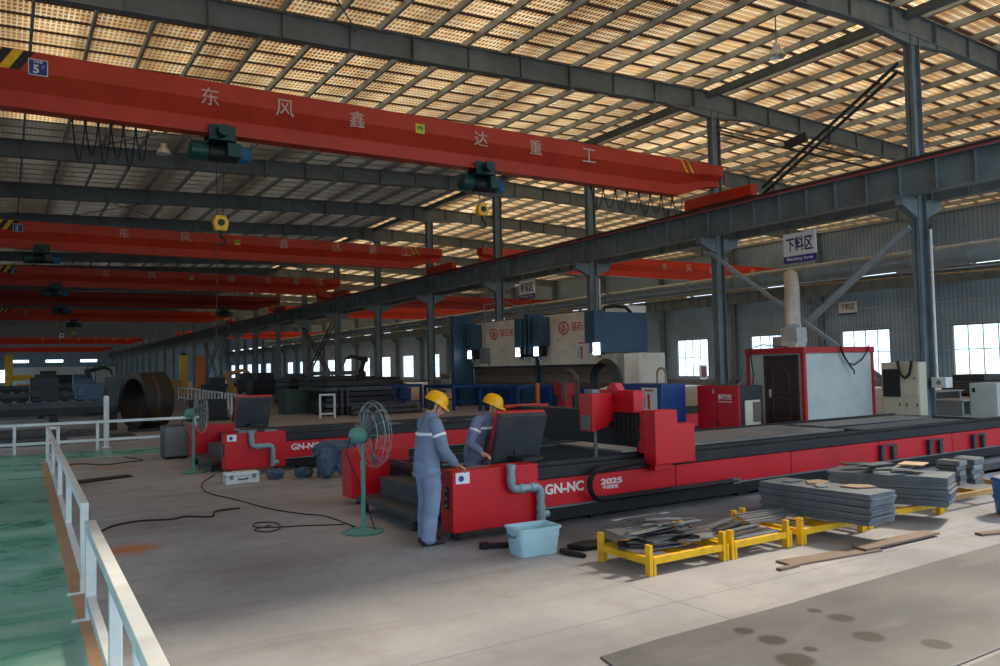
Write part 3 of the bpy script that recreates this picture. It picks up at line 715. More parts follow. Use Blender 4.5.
rail_panel((11.3, 32.6), (11.9, 32.3), 1.0, .2, (.05, .95), WHITE, 'short white fence end between the dark screen and the steel racks', .04, feet=False, name='aisle_fence')

# ------------------------------------------------------------------ cutting machines (the front one; the rear one is its twin)
def cutting_table(x1, label):
    t = thing('cutting_table', label, 'machine', (4.4, 8.1, 0))
    # front rail: black base beam, red panels, light ledge, dark rail on top
    part('base_beam', MB().box(5.6, x1, 8.22, 8.5, .05, .24), BLACK, t, bevel=.01)
    part('ledge', MB().box(5.58, x1, 8.1, 8.25, .235, .25), GREY, t)
    xs = [5.58, 7.94, 10.4, 12.7, 15.0, x1]
    for a, b in zip(xs, xs[1:]): part('side_panel', MB().box(a+.008, b-.008, 8.15, 8.24, .25, .59), RED, t, bevel=.006)
    part('rail_beam', MB().box(5.5, x1, 8.12, 8.42, .6, .74).box(5.5, x1, 8.24, 8.32, .74, .79), BLACK, t, bevel=.008)
    part('rear_beam', MB().box(5.5, x1, 11.35, 11.65, .05, .6), BLACK, t, bevel=.01)
    part('rear_rail', MB().box(5.5, x1, 11.46, 11.54, .6, .66), BLACK, t)
    # end cabinets of the two rails
    c = part('end_cabinet', MB().box(4.38, 5.58, 8.1, 8.4, .1, .81), RED, t, bevel=.012)
    [part('cabinet_foot', MB().cyl((a, b, 0), (a, b, .1), .03), BLACK, c) for a, b in ((4.5, 8.2), (5.4, 8.2), (4.5, 8.35))]
    part('sticker', MB().box(4.42, 4.6, 8.092, 8.1, .66, .79), PAPER, c); part('sticker_mark', MB().cyl((4.49, 8.09, .72), (4.49, 8.092, .72), .035), PRINT_B, c)
    part('switch', MB().box(4.37, 4.38, 8.19, 8.3, .36, .62), BLACKP, c); 
    for z in (.4, .49, .58): part('button', MB().cyl((4.355, 8.245, z), (4.37, 8.245, z), .018), STEEL, c)
    c = part('end_cabinet', MB().box(4.36, 5.3, 11.2, 11.6, .1, .81), RED, t, bevel=.012)
    [part('cabinet_foot', MB().cyl((a, 11.3, 0), (a, 11.3, .1), .03), BLACK, c) for a in (4.5, 5.2)]
    # steps up to the bed
    part('step', MB().box(4.26, 4.7, 8.85, 10.75, .14, .22).box(4.6, 5.0, 8.95, 10.7, .2, .46), DGREY, t, bevel=.008)
    part('step_leg', MB().box(4.3, 4.36, 8.95, 9.03, 0, .14).box(4.3, 4.36, 10.55, 10.63, 0, .14), BLACK, t)
    # water bed with standing slats, notched where the operator stands
    part('bed', MB().box(4.98, x1-.1, 9.42, 11.3, .05, .56).box(5.85, x1-.1, 8.55, 9.42, .05, .56), BLACK, t)
    part('bed_rim', MB().box(4.98, x1-.1, 11.24, 11.32, .56, .64).box(4.98, 5.04, 9.42, 11.3, .56, .64).box(x1-.16, x1-.1, 8.55, 11.3, .56, .64), DGREY, t)
    mb = MB(); x = 5.1
    while x < x1-.2:
        y0 = 8.6 if x > 5.9 else 9.46
        mb.box(x-.004, x+.004, y0, 11.24, .5, .62); x += .12
    part('slat_bed', mb, mat('cutting_slats', (92, 96, 100), .55, .4, .3, 6., dirt=(60, 54, 50), dirt_amt=.6), t)
    for x in (6.6, 9.4, 12.2, 15.0, 17.6):
        if x < x1: part('table_leg', MB().box(x-.08, x+.08, 8.28, 8.45, 0, .06), BLACK, t)
    for x in (12.9, 14.35, 15.85):
        part('pull_handle', MB().box(x-.22, x-.12, 8.08, 8.15, .26, .52).box(x+.12, x+.22, 8.08, 8.15, .26, .52).box(x-.22, x+.22, 8.08, 8.1, .5, .53), DGREY, t)
    text('GN-NC', PRINT_W, t, (6.01, 8.148, .465), (1, 0, 0), width=.61, height=.13, bold=.03, name='model_letters')
    return t
T1 = cutting_table(18.6, 'nearer long red and black cutting table where the two workers stand')
T2 = dup(T1, (4.4-.72, 8.1+7.98, 0), 'farther red and black cutting table behind the standing fan')
text('2025', PRINT_W, T1, (6.78, 8.148, .478), (1, 0, 0), width=.36, height=.075, bold=.03, name='model_letters')
text('中国制造', PRINT_W, T1, (6.76, 8.148, .405), (1, 0, 0), width=.26, height=.05, bold=.01, name='small_print')
text('F-K', PRINT_W, T2, (5.78, 16.128, .465), (1, 0, 0), width=.32, height=.145, bold=.03, name='model_letters')

def gantry():
    t = thing('cutting_gantry', 'red and black torch gantry bridging the nearer cutting table', 'machine', (7.6, 9.7, .66))
    prof = [(7.31, .66), (7.31, 1.38), (7.72, 1.38), (7.72, 1.18), (8.04, 1.18), (8.04, .66)]
    part('end_box', MB().prism(prof, 'y', 7.86, 8.1), RED, t, bevel=.012)
    part('wheel_box', MB().box(7.4, 7.72, 7.98, 8.1, .56, .68).box(7.45, 7.95, 8.1, 8.4, .796, .95), RED, t, bevel=.01)
    # worn, jagged guard on the left face of the end box
    part('torn_guard', MB().prism([(8.1, 1.36), (8.16, 1.34), (8.12, 1.2), (8.17, 1.12), (8.13, 1.0), (8.2, .92), (8.15, .84), (8.19, .81), (8.1, .8)], 'x', 7.3, 7.34), RED, t)
    part('beam', MB().box(7.36, 7.72, 8.1, 11.6, .86, 1.34), BLACK, t, bevel=.01)
    part('bellows', MB().loft([[Vector((7.33-.02*(i % 2), 8.12+i*.045, .9)), Vector((7.36, 8.12+i*.045, .9)), Vector((7.36, 8.12+i*.045, 1.3)), Vector((7.33-.02*(i % 2), 8.12+i*.045, 1.3))] for i in range(14)]), RUBBER, t)
    part('beam_cover', MB().box(7.34, 7.52, 8.3, 9.1, 1.33, 1.64), RED, t, bevel=.015)
    part('cover_lip', MB().box(7.325, 7.535, 8.28, 9.12, 1.53, 1.56), RED, t)
    part('cover_knob', MB().prism([(8.66, 1.64), (8.92, 1.64), (8.84, 1.74), (8.74, 1.74)], 'x', 7.37, 7.5), RED, t)
    part('far_end_box', MB().box(7.2, 8.0, 11.36, 11.62, .67, 1.3), BLACK, t, bevel=.01); part('far_end_lid', MB().box(7.16, 8.04, 11.3, 11.66, 1.3, 1.35), RED, t, bevel=.01)
    c = part('torch_carriage', MB().loft([[Vector(p) for p in ((6.93, 8.7, 1.07), (7.24, 8.72, 1.14), (7.24, 9.0, 1.14), (6.93, 9.0, 1.07))], [Vector(p) for p in ((6.93, 8.7, 1.6), (7.3, 8.7, 1.6), (7.3, 9.0, 1.6), (6.93, 9.0, 1.6))]]), RED, t, bevel=.012)
    part('carriage_bracket', MB().box(7.2, 7.36, 8.75, 8.98, 1.2, 1.55), RED, c)
    part('motor_cap', MB().box(6.98, 7.12, 8.76, 8.94, 1.6, 1.66), GREY, c, bevel=.01); part('side_plate', MB().box(6.915, 6.93, 8.76, 8.94, 1.1, 1.3), GREY, c)
    q = part('torch', MB().cyl((7.05, 8.8, .9), (7.05, 8.8, 1.1), .022).cyl((7.05, 8.8, .82), (7.05, 8.8, .9), .034, .034).tube([(7.05, 8.8, .7), (7.05, 8.8, .82)], [.012, .03], 12), GREY, c, 50)
    part('torch_shield', MB().lathe([(.1, .695), (.11, .7), (.05, .715), (.03, .73)], (7.05, 8.8, 0)), mat('brass', (190, 150, 90), .4, .6), q, 50)
    for (y0, y1, zt, lab) in ((8.78, 9.42, 2.1, 0), (9.75, 10.2, 1.98, 1)):
        yc, r = (y0+y1)/2, (y1-y0)/2-.06
        path = [Vector((7.52, yc-r, 1.36)), Vector((7.52, yc-r, zt-r-.06))]+[Vector((7.52, yc+r*math.cos(a), zt-r-.06+r*math.sin(a))) for a in [math.pi*(1-i/10) for i in range(1, 10)]]+[Vector((7.52, yc+r, zt-r-.06)), Vector((7.52, yc+r, 1.36))]
        ring = []
        for i in range(len(path)-1):
            for k in range(4): ring.append(path[i].lerp(path[i+1], k/4))
        part('drag_chain', MB().tube(ring, [(.055 if not lab else .035)+.008*(i % 2) for i in range(len(ring))], 4, ry=.1 if not lab else .05), RUBBER if not lab else mat('brown_drag_chain', (84, 70, 64), .6), t)
    return t
gantry()
# front drag chain looping over the side panel
t = thing('drag_chain', 'black ribbed cable chain curling over the front side panel of the nearer cutting table', 'cable chain', (6.8, 8.0, .24))
path = [Vector((9.0, 8.02, .285)), Vector((6.5, 8.02, .285))]+[Vector((6.5+.19*math.cos(a), 8.02, .475+.19*math.sin(a))) for a in [math.radians(270-18*i) for i in range(1, 10)]]+[Vector((6.62, 8.02, .672)), Vector((7.27, 8.02, .715))]
ring = []
for i in range(len(path)-1):
    n = max(1, int((path[i+1]-path[i]).length/.03))
    for k in range(n): ring.append(path[i].lerp(path[i+1], k/n))
part('chain_links', MB().tube(ring, [.036+.004*(i % 2) for i in range(len(ring))], 4, up=(0, 1, 0), ry=.06), RUBBER, t)
part('end_bracket', MB().box(8.9, 9.06, 7.98, 8.1, .25, .32), GREY, t)

def console(label):
    """operator panel seen from behind on a bent grey pipe"""
    t = thing('operator_console', label, 'control panel', (5.65, 8.6, .82))
    k = .1
    front = [(5.30, 8.74, .77), (5.94, 8.62, .755), (5.97, 8.42, 1.38), (5.32, 8.54, 1.385)]
    n = Vector((.18, .93, .3)).normalized()
    def slab(poly, a, b): return MB().loft([[Vector(p)+n*a for p in poly], [Vector(p)+n*b for p in poly]])
    part('back_shell', slab(front, 0, .1), DGREY, t, bevel=.012, label='dark grey back shell')
    c = [Vector(p) for p in front]; ctr = sum(c, Vector())/4
    part('red_rim', slab([ctr+(p-ctr)*1.035 for p in c], .1, .17), RED, t, bevel=.015, label='red front rim')
    part('screen', slab([ctr+(p-ctr)*.8 for p in c], .17, .175), BLACKP, t)
    e = (c[1]-c[0]).normalized(); u = (c[3]-c[0]).normalized()
    mb = MB()
    for i in range(3):
        o = c[0]+e*(.4+.07*i)+u*.54-n*.001; mb.box(o.x-.015, o.x+.015, o.y-.004, o.y+.004, o.z-.018, o.z+.018)
    part('vent', mb, BLACKP, t)
    part('handle', MB().tube([c[0]+n*.14+u*.1-e*.02, c[0]+n*.14+u*.12-e*.06, c[0]+n*.14+u*.3-e*.06, c[0]+n*.14+u*.32-e*.02], .012, 8), BLACKP, t, 60)
    part('bracket', MB().box(5.5, 5.8, 8.3, 8.72, .816, .86).box(5.58, 5.7, 8.62, 8.74, .78, .95), BLACK, t)
    return t
K1 = console('dark console panel with red rim in front of the leaning worker')
dup(K1, (5.65-1.3, 8.6+7.95, .92), 'dark console panel standing on the rear red cabinet beside the blue cloth heap')
def bent_pipe(label):
    t = thing('bent_pipe', label, 'pipe', (5.4, 8.0, .1))
    y = 8.02
    pts = [Vector((5.13, y, .83)), Vector((5.13, y, .62))]+arc((5.21, y, .62), .08, 180, 270, 5)+arc((5.47, y, .46), .08, 90, 0, 5)+[Vector((5.55, y, .3)), Vector((5.55, y, .14))]
    part('pipe_run', MB().tube(pts, .048, 16), PIPE, t, 50)
    for a, b in (((5.13, y, .64), (5.13, y, .7)), ((5.13, y, .78), (5.13, y, .84)), ((5.24, y, .54), (5.3, y, .54)), ((5.4, y, .54), (5.46, y, .54)), ((5.55, y, .4), (5.55, y, .46)), ((5.55, y, .26), (5.55, y, .31)), ((5.55, y, .13), (5.55, y, .2))):
        part('coupling', MB().cyl(a, b, .058), PIPE, t, 50)
    part('side_stub', MB().cyl((5.55, y, .2), (5.66, y, .2), .04), PIPE, t, 50)
    return t
P1 = bent_pipe('grey-blue bent drain pipe on the front of the nearer red cabinet, above the blue tub')
dup(P1, (5.4-.98, 8.0+7.98, .1), 'grey-blue bent drain pipe on the front of the rear red cabinet')

# pieces lying on the beds
def flat(name, cx, cy, z, w, h, th, rz, m, label, cat, group=None, n=4, jag=0., seed=0):
    rnd = random.Random(seed); poly = []
    if n == 4: poly = [(-w/2, -h/2), (w/2, -h/2), (w/2, h/2), (-w/2, h/2)]
    else: poly = [(w/2*math.cos(2*math.pi*k/n+.3), h/2*math.sin(2*math.pi*k/n+.3)) for k in range(n)]
    poly = [(x*(1+rnd.uniform(-jag, jag)), y*(1+rnd.uniform(-jag, jag))) for x, y in poly]
    c, s = math.cos(rz), math.sin(rz)
    poly = [(cx+x*c-y*s, cy+x*s+y*c) for x, y in poly]
    return single(name, MB().prism(poly, 'z', z, z+th), m, label, cat, group)
flat('steel_sheet', 11.0, 10.4, .625, 5.6, 1.65, .03, 0, SHEET, 'wide pale steel sheet lying on the cutting bed right of the gantry', 'sheet')
flat('steel_sheet', 15.9, 9.5, .625, 3.6, 1.0, .02, .02, PLATE, 'narrow dark grey sheet lying on the right end of the cutting bed', 'sheet')
flat('steel_sheet', 16.2, 10.7, .625, 3.8, .8, .025, -.02, SHEET, 'pale strip of sheet lying at the back right of the cutting bed', 'sheet')
rnd = random.Random(3)
for i, (x, y, w, h) in enumerate(((6.5, 9.1, .5, .3), (6.2, 9.9, .7, .35), (6.7, 10.6, .6, .4), (5.5, 10.0, .5, .25), (5.6, 10.7, .6, .3), (8.0, 8.75, .2, .1), (7.0, 9.0, .14, .08), (6.9, 9.35, .12, .07), (6.6, 8.75, .16, .08))):
    flat('cut_piece', x, y, .622, w, h, .012, rnd.uniform(-.5, .5), PLATE if i % 2 else PLATE_D, 'small loose steel cut-out lying on the black cutting bed by the torch', 'metal piece', 'loose cut-outs on the near cutting bed', n=rnd.choice((4, 5, 6)), jag=.15, seed=i)
for i in range(16):
    flat('cut_piece', 5.2+.62*i, 17.3+.9*(i % 2)+rnd.random()*.5, .622, rnd.uniform(.6, .95), rnd.uniform(.2, .34), .012, rnd.uniform(-.15, .15), (PLATE, PLATE_D, SHEET)[i % 3], 'loose grey steel piece lying on the far cutting bed', 'metal piece', 'loose pieces on the far cutting bed', n=4, jag=.1, seed=i+40)
single('spanner', MB().bar((4.55, 8.2, .818), (4.95, 8.26, .818), .03, .012), WOOD, 'wooden-handled tool lying on top of the nearer red cabinet', 'tool')
single('tray', MB().box(3.95, 4.3, 16.15, 16.3, .81, .86).box(4.45, 4.7, 16.12, 16.32, .81, .85), GREY, 'grey tools and rags left on top of the rear red cabinet', 'tool tray')
single('cardboard_strip', MB().prism([(3.95, .816), (4.3, .83), (4.3, .82), (3.95, .812)], 'y', 16.32, 16.36), mat('kraft_card', (196, 168, 136), .7), 'tan strip of card lying on top of the rear red cabinet', 'card')

# ------------------------------------------------------------------ floor items at the machines
t = thing('plastic_tub', 'pale blue plastic tub on the floor under the near drain pipe', 'tub', (4.82, 7.15, 0), rz=0)
ang = -.08
def tubring(w, d, z): 
    pts = []
    for sx, sy in ((-1, -1), (1, -1), (1, 1), (-1, 1)):
        for q in range(4):
            a = math.atan2(sy, sx)-math.pi/4+q*math.pi/6; r = .05
            pts.append((sx*(w/2-r)+r*math.cos(a), sy*(d/2-r)+r*math.sin(a)))
    c, s = math.cos(ang), math.sin(ang)
    return [Vector((4.83+x*c-y*s, 7.14+x*s+y*c, z)) for x, y in pts]
part('body', MB().loft([tubring(.44, .3, 0), tubring(.5, .36, .27), tubring(.53, .39, .275), tubring(.53, .39, .295), tubring(.49, .35, .295), tubring(.43, .29, .02)]), TUB, t, 50)
part('handle', MB().tube([(4.585, 7.1, .21), (4.55, 7.1, .2), (4.55, 7.24, .2), (4.59, 7.24, .21)], .012, 8), GREY, t, 50)
part('band', MB().loft([tubring(.485, .345, .19), tubring(.495, .355, .19), tubring(.495, .355, .2), tubring(.485, .345, .2)], closed=True), TUB, t, 50)
single('rubber_offcut', MB().bar((4.52, 7.62, .03), (4.75, 7.52, .03), .08, .05).cyl((4.5, 7.63, 0), (4.5, 7.63, .07), .05), RUBBER, 'black rubber offcut lying left of the blue tub', 'scrap')
single('black_sheet', MB().prism([(5.02, 6.85), (5.1, 6.62), (5.14, 6.6), (5.13, 6.95), (5.12, 7.0), (5.05, 6.98)], 'z', 0, .05).prism([(5.2, 7.05), (5.3, 6.85), (5.7, 6.8), (5.75, 7.0), (5.45, 7.1)], 'z', 0, .06), RUBBER, 'crumpled black sheet on the floor left of the first yellow pallet', 'sheet', bevel=.02)

def cable(pts, r, label, m=RUBBER):
    P = [Vector((*p, r)) if len(p) == 2 else Vector(p) for p in pts]; out = []
    for i in range(len(P)-1):      # Catmull-Rom
        a, b, c, d = P[max(i-1, 0)], P[i], P[i+1], P[min(i+2, len(P)-1)]
        for k in range(6):
            u = k/6
            out.append(.5*((2*b)+(-a+c)*u+(2*a-5*b+4*c-d)*u*u+(-a+3*b-3*c+d)*u**3))
    out.append(P[-1])
    return single('floor_cable', MB().tube(out, r, 6), m, label, 'cable', smooth=60)
cable([(.96, 11.2), (1.2, 11.7), (1.55, 11.9), (1.95, 11.75), (2.15, 11.85), (2.45, 11.6), (2.6, 12.0), (2.95, 12.05)], .013, 'black hose snaking over the grey floor from the white railing')
cable([(3.5, 16.3), (3.05, 15.2), (2.9, 14.0), (3.1, 12.9), (3.3, 11.7), (3.55, 11.0), (3.75, 10.6), (3.8, 9.5)], .009, 'thin black cable running from the far machine to the standing fan')
cable([(3.75, 9.9), (3.3, 10.15), (2.95, 10.3), (2.75, 10.5), (2.85, 10.75), (3.05, 10.6), (3.0, 10.2), (2.8, 10.05), (2.7, 10.3), (2.95, 10.45)], .008, 'small coil of black cable on the floor left of the standing fan')
cable([(.98, 20.6), (1.5, 20.5), (1.9, 19.9), (2.3, 20.1), (2.75, 20.3), (2.6, 21.0), (2.5, 21.4)], .012, 'black hose lying near the far end of the white railing')
single('floor_mat', MB().prism([(1.02, 17.2), (2.1, 17.6), (2.15, 17.2), (1.05, 16.7)], 'z', 0.006, .02), RUBBER, 'thin dark strip lying on the floor beside the white railing', 'mat')

t = thing('tool_case', 'white tool case lying on the floor before the rear red cabinet', 'case', (3.66, 14.85, 0))
part('case_body', MB().box(3.36, 3.96, 14.72, 14.98, 0, .13), WHITE, t, bevel=.02); part('lid', MB().box(3.36, 3.96, 14.72, 14.98, .135, .21), WHITE, t, bevel=.02)
part('handle', MB().tube([(3.58, 14.72, .1), (3.58, 14.68, .09), (3.74, 14.68, .09), (3.74, 14.72, .1)], .012, 8), BLACKP, t)
for x in (3.46, 3.86): part('latch', MB().box(x-.03, x+.03, 14.705, 14.72, .09, .17), GREY, t)
t = thing('steel_cabinet', 'small dark grey cabinet standing left of the red cabinets', 'cabinet', (3.45, 20.35, 0))
part('body', MB().box(3.2, 3.75, 20.1, 20.75, .05, .78), DGREY, t, bevel=.01); part('door', MB().box(3.21, 3.74, 20.08, 20.1, .07, .76), GREY, t); part('foot', MB().box(3.22, 3.28, 20.12, 20.7, 0, .05).box(3.67, 3.73, 20.12, 20.7, 0, .05), BLACK, t)

def pedestal_fan(loc, label, face):
    """standing fan: cast base, pole, motor and round wire cage; face = direction of the air"""
    t = thing('pedestal_fan', label, 'fan', loc)
    x, y, _ = loc; hz = 1.14
    part('base', MB().lathe([(.0, .0), (.24, 0), (.25, .02), (.22, .035), (.06, .055), (.035, .075), (.0, .075)], (x, y, 0), 28), FANGREEN, t, 50)
    part('pole', MB().cyl((x, y, .05), (x, y, hz-.28), .028).cyl((x, y, hz-.3), (x, y, hz-.02), .02), FANGREEN, t, 50)
    part('collar', MB().cyl((x, y, hz-.33), (x, y, hz-.26), .036), FANGREEN, t, 50)
    f = Vector(face).normalized(); c = Vector((x, y, hz+.06)); a, b = rot_frame(f)
    part('motor', MB().tube([c-f*.16, c-f*.13, c-f*.0, c+f*.05], [.06, .095, .105, .06], 20), FANGREEN, t, 50)
    R = .42; cc = c+f*.15
    bl = part('blade_hub', MB().cyl(cc-f*.05, cc+f*.05, .06), mat('fan_blade_grey', (88, 96, 104), .5), t, 50)
    for k in range(3):
        th = 2*math.pi*k/3+.5; d0 = a*math.cos(th)+b*math.sin(th); n0 = f.cross(d0)
        ring = [[cc+d0*r+n0*w*s+f*(s*tw) for s in (-1, 1)] for r, w, tw in ((.05, .03, .03), (.18, .1, .04), (.32, .13, .03), (.38, .09, .02))]
        vs = [p for q in ring for p in q]
        part('blade', MB().add(vs+[p+f*.004 for p in vs], [(2*i, 2*i+1, 2*i+3, 2*i+2) for i in range(3)]+[(8+2*i, 8+2*i+2, 8+2*i+3, 8+2*i+1) for i in range(3)]), MATS['fan_blade_grey'], t, 60)
    mb = MB(); W = .003
    for k in range(14):
        th = 2*math.pi*k/14; d0 = a*math.cos(th)+b*math.sin(th)
        mb.tube([cc+f*.11+d0*.05, cc+f*.11+d0*.2, cc+f*.085+d0*.34, cc+d0*R, cc-f*.09+d0*.33, cc-f*.12+d0*.1], W, 5)
    for r, o in ((R, 0), (.3, .1), (.15, .11), (.05, .11), (.3, -.1), (.39, .05), (.39, -.04)):
        mb.tube([cc+f*o+(a*math.cos(2*math.pi*k/36)+b*math.sin(2*math.pi*k/36))*r for k in range(36)], W*1.3, 5, True)
    part('cage', mb, mat('cage_wire', (160, 170, 170), .4, .4), t, 60)
    part('power_cord', MB().tube([c-f*.15, c-f*.22+Vector((0, 0, -.2)), Vector((x+.06, y+.05, .35)), Vector((x+.1, y-.1, .05)), Vector((x+.02, y-.25, .012))], .007, 6), RUBBER, t)
    return t
pedestal_fan((3.77, 9.3, 0), 'standing fan with round wire cage beside the standing worker', (.99, .08, .0))
pedestal_fan((3.27, 17.1, 0), 'second standing fan with green pole, before the rear red cabinet', (.86, -.3, .02))

# heap of work clothes on a stool
t = thing('clothes_heap', 'faded blue work clothes heaped before the side panel of the farther cutting table', 'clothes', (5.3, 14.5, 0))
part('frame', MB().box(5.0, 5.6, 14.3, 14.7, .5, .56).box(5.02, 5.07, 14.32, 14.37, 0, .5).box(5.53, 5.58, 14.32, 14.37, 0, .5).box(5.02, 5.07, 14.63, 14.68, 0, .5).box(5.53, 5.58, 14.63, 14.68, 0, .5), STEEL, t)
def lump(c, rx, ry, rz_, seed, n=44, m=22, amp=.15):
    rnd = random.Random(seed); ph = [rnd.uniform(0, 6.28) for _ in range(6)]; rings = []
    for i in range(m+1):
        a = math.pi*(.04+.92*i/m); ring = []
        for k in range(n):
            b = 2*math.pi*k/n
            w = 1+amp*math.sin(3*b+ph[0]+2*a)+amp*.6*math.sin(7*b+ph[1]-3*a)+amp*.4*math.sin(5*a+ph[2]+b)+amp*.45*math.sin(13*b+ph[3]+4*a)+amp*.3*math.sin(9*a+ph[4]-2*b)
            ring.append(Vector(c)+Vector((rx*math.sin(a)*math.cos(b)*w, ry*math.sin(a)*math.sin(b)*w, -rz_*math.cos(a))))
        rings.append(ring)
    return MB().loft(rings)
part('jacket', lump((5.28, 14.5, .5), .36, .26, .2, 1), CLOTH, t, 60); part('hanging_leg', lump((5.1, 14.35, .3), .17, .13, .3, 2), CLOTH, t, 60); part('hanging_leg', lump((5.42, 14.35, .32), .17, .14, .29, 3), CLOTH, t, 60); part('sleeve', lump((5.66, 14.5, .62), .26, .09, .07, 5), CLOTH, t, 60)
single('cloth_bag', lump((4.32, 14.95, .1), .16, .12, .1, 8), CLOTH, 'small blue cloth bag on the floor right of the tool case', 'bag', smooth=60)
single('cloth_bag', lump((4.82, 14.8, .1), .17, .12, .11, 9), CLOTH, 'blue cloth bag on the floor left of the clothes heap', 'bag', smooth=60)

# ------------------------------------------------------------------ yellow pallets and steel stacks
def pallet(x0, x1, y0, y1, zt, label, m=YELLOW, post=.09, legs=((0, 0), (1, 0), (0, 1), (1, 1))):
    t = thing('metal_pallet', label, 'pallet', ((x0+x1)/2, (y0+y1)/2, 0))
    part('long_bar', MB().box(x0, x1, y0, y0+.05, zt-.1, zt-.03), m, t, bevel=.004); part('long_bar', MB().box(x0, x1, y1-.05, y1, zt-.1, zt-.03), m, t, bevel=.004)
    part('cross_bar', MB().box(x0, x0+.05, y0+.05, y1-.05, zt-.1, zt-.03), m, t, bevel=.004); part('cross_bar', MB().box(x1-.05, x1, y0+.05, y1-.05, zt-.1, zt-.03), m, t, bevel=.004)
    part('cross_bar', MB().box((x0+x1)/2-.025, (x0+x1)/2+.025, y0+.05, y1-.05, zt-.1, zt-.04), m, t)
    for a, b in legs:
        x = x0 if a == 0 else x1-.07; y = y0-.012 if b == 0 else y1-.058
        part('stake', MB().box(x-.005, x+.035, y, y+.07, 0, zt+post).box(x+.045, x+.075, y, y+.07, 0, zt-.03), m, t, bevel=.003)
    return t
pallet(5.16, 6.22, 5.68, 6.44, .2, 'yellow pallet frame farthest left, carrying scrap sheets')
pallet(6.27, 7.2, 5.68, 6.44, .2, 'second yellow pallet frame from the left, carrying flat bars')
pallet(7.34, 8.5, 5.66, 6.5, .2, 'third yellow pallet frame from the left, under the nearer plate stack')
pallet(8.62, 10.2, 5.7, 6.6, .2, 'fourth yellow pallet frame from the left, under the farther plate stack', post=-.03)
pallet(10.3, 12.35, 5.75, 6.7, .22, 'worn orange-yellow pallet frame nearest the blue barrel', YELLOW_W, post=-.03)
rnd = random.Random(11); n = 0
for i in range(13):
    z = .171+.0135*i if i < 9 else .171+.0135*(i-4)+.001
    flat('scrap_sheet', 5.68+rnd.uniform(-.22, .22), 6.06+rnd.uniform(-.14, .14), .171+.0125*i, rnd.uniform(.4, .95), rnd.uniform(.22, .5), .012, rnd.uniform(-.6, .6), (PLATE_D, PLATE, PLATE_D, SHEET)[i % 4] if i != 8 else PLATE_R, 'jagged grey steel offcut in the loose layers on the leftmost yellow pallet', 'scrap metal', 'scrap offcuts on the leftmost pallet', n=rnd.choice((4, 5, 6, 7)), jag=.28, seed=i+200)
for i in range(7):
    flat('flat_bar', 6.74+rnd.uniform(-.05, .05), 5.76+.1*i, .171, .72+rnd.uniform(-.1, .04), .085, .012, rnd.uniform(-.01, .01), (PLATE, PLATE_D, PLATE_R)[i % 3], '%s flat steel bar from the front on the second yellow pallet' % ORD[i], 'steel bar', 'flat bars on the second pallet')
for i in range(4):
    flat('flat_bar', 6.75+rnd.uniform(-.05, .05), 5.85+.13*i, .185+.013*i, .6, .07, .012, rnd.uniform(.1, .4), PLATE if i % 2 else PLATE_D, '%s slanting bar from the front, lying across the bars of the second yellow pallet' % ORD[i], 'steel bar', 'slanting bars on the second pallet')
for i in range(5):
    flat('flat_bar', 7.42+.01*i, 6.08+.06*i, .2+.013*i, .78, .045, .012, -.06, SHEET if i % 2 else PLATE, '%s thin rod from the bottom, in the loose bundle left of the nearer plate stack' % ORD[i], 'steel bar', 'thin rods beside the nearer plate stack')
for i in range(5):
    flat('scrap_sheet', 7.6+rnd.uniform(-.04, .04), 5.92+rnd.uniform(-.03, .03), .171+.013*i, rnd.uniform(.25, .36), .2, .012, rnd.uniform(-.3, .3), (PLATE_D, PLATE_R, PLATE)[i % 3], 'dark offcut heaped left of the nearer plate stack', 'scrap metal', 'scrap offcuts on the third pallet', n=5, jag=.25, seed=i+300)
for i in range(12):
    a = rnd.uniform(-.7, .7)
    flat('scrap_strip', 5.68+rnd.uniform(-.22, .2), 6.04+rnd.uniform(-.16, .16), .336+.0115*i, rnd.uniform(.35, .7), rnd.uniform(.03, .09), .01, a, (PLATE, PLATE_D, SHEET, PLATE_D)[i % 4], 'narrow steel strip in the loose heap on the leftmost yellow pallet', 'scrap metal', 'scrap strips on the leftmost pallet', n=4, jag=.12, seed=i+500)
def stack(x, y, w, d, z, n, th, rz, label, grp, seed, mats=(PLATE,)):
    rnd = random.Random(seed)
    for i in range(n):
        flat('steel_plate', x+rnd.uniform(-.012, .012), y+rnd.uniform(-.015, .015), z+i*th, w+rnd.uniform(-.02, .02), d+rnd.uniform(-.03, .03), th-.004, rz+rnd.uniform(-.01, .01), mats[i % len(mats)], label % (ORD[i] if i < n-1 else 'topmost'), 'steel plate', grp)
    return z+n*th
zt = stack(8.12, 5.92, .5, 1.42, .2, 14, .0245, .05, '%s grey plate from the bottom in the nearer stack', 'plates of the nearer stack', 1)
for i, (x, y, w, h, m) in enumerate(((8.1, 6.35, .3, .2, PLATE), (8.25, 6.1, .4, .3, PLATE_R), (8.05, 5.9, .25, .2, SHEET), (8.3, 5.6, .3, .4, PLATE_R))):
    flat('scrap_sheet', x, y, zt+.002, w, h, .012, .3*i, m, ('small grey scrap at the back on top of the nearer stack', 'brownish scrap in the middle on top of the nearer stack', 'shiny scrap on the left edge on top of the nearer stack', 'brownish scrap at the front on top of the nearer stack')[i], 'scrap metal', n=5, jag=.15, seed=i)
zt = stack(9.62, 6.02, .62, 1.36, .2, 14, .026, .36, '%s grey plate from the bottom in the farther stack', 'plates of the farther stack', 2)
for i in range(7):
    flat('scrap_sheet', 9.5+rnd.uniform(-.18, .18), 6.2+rnd.uniform(-.4, .3), zt+.002+.013*i, rnd.uniform(.3, .5), .18, .012, rnd.uniform(-.6, .9), (PLATE, SHEET, PLATE_D)[i % 3], 'loose grey strip heaped on top of the farther stack', 'scrap metal', 'loose strips on the farther stack', n=4, jag=.15, seed=i+60)
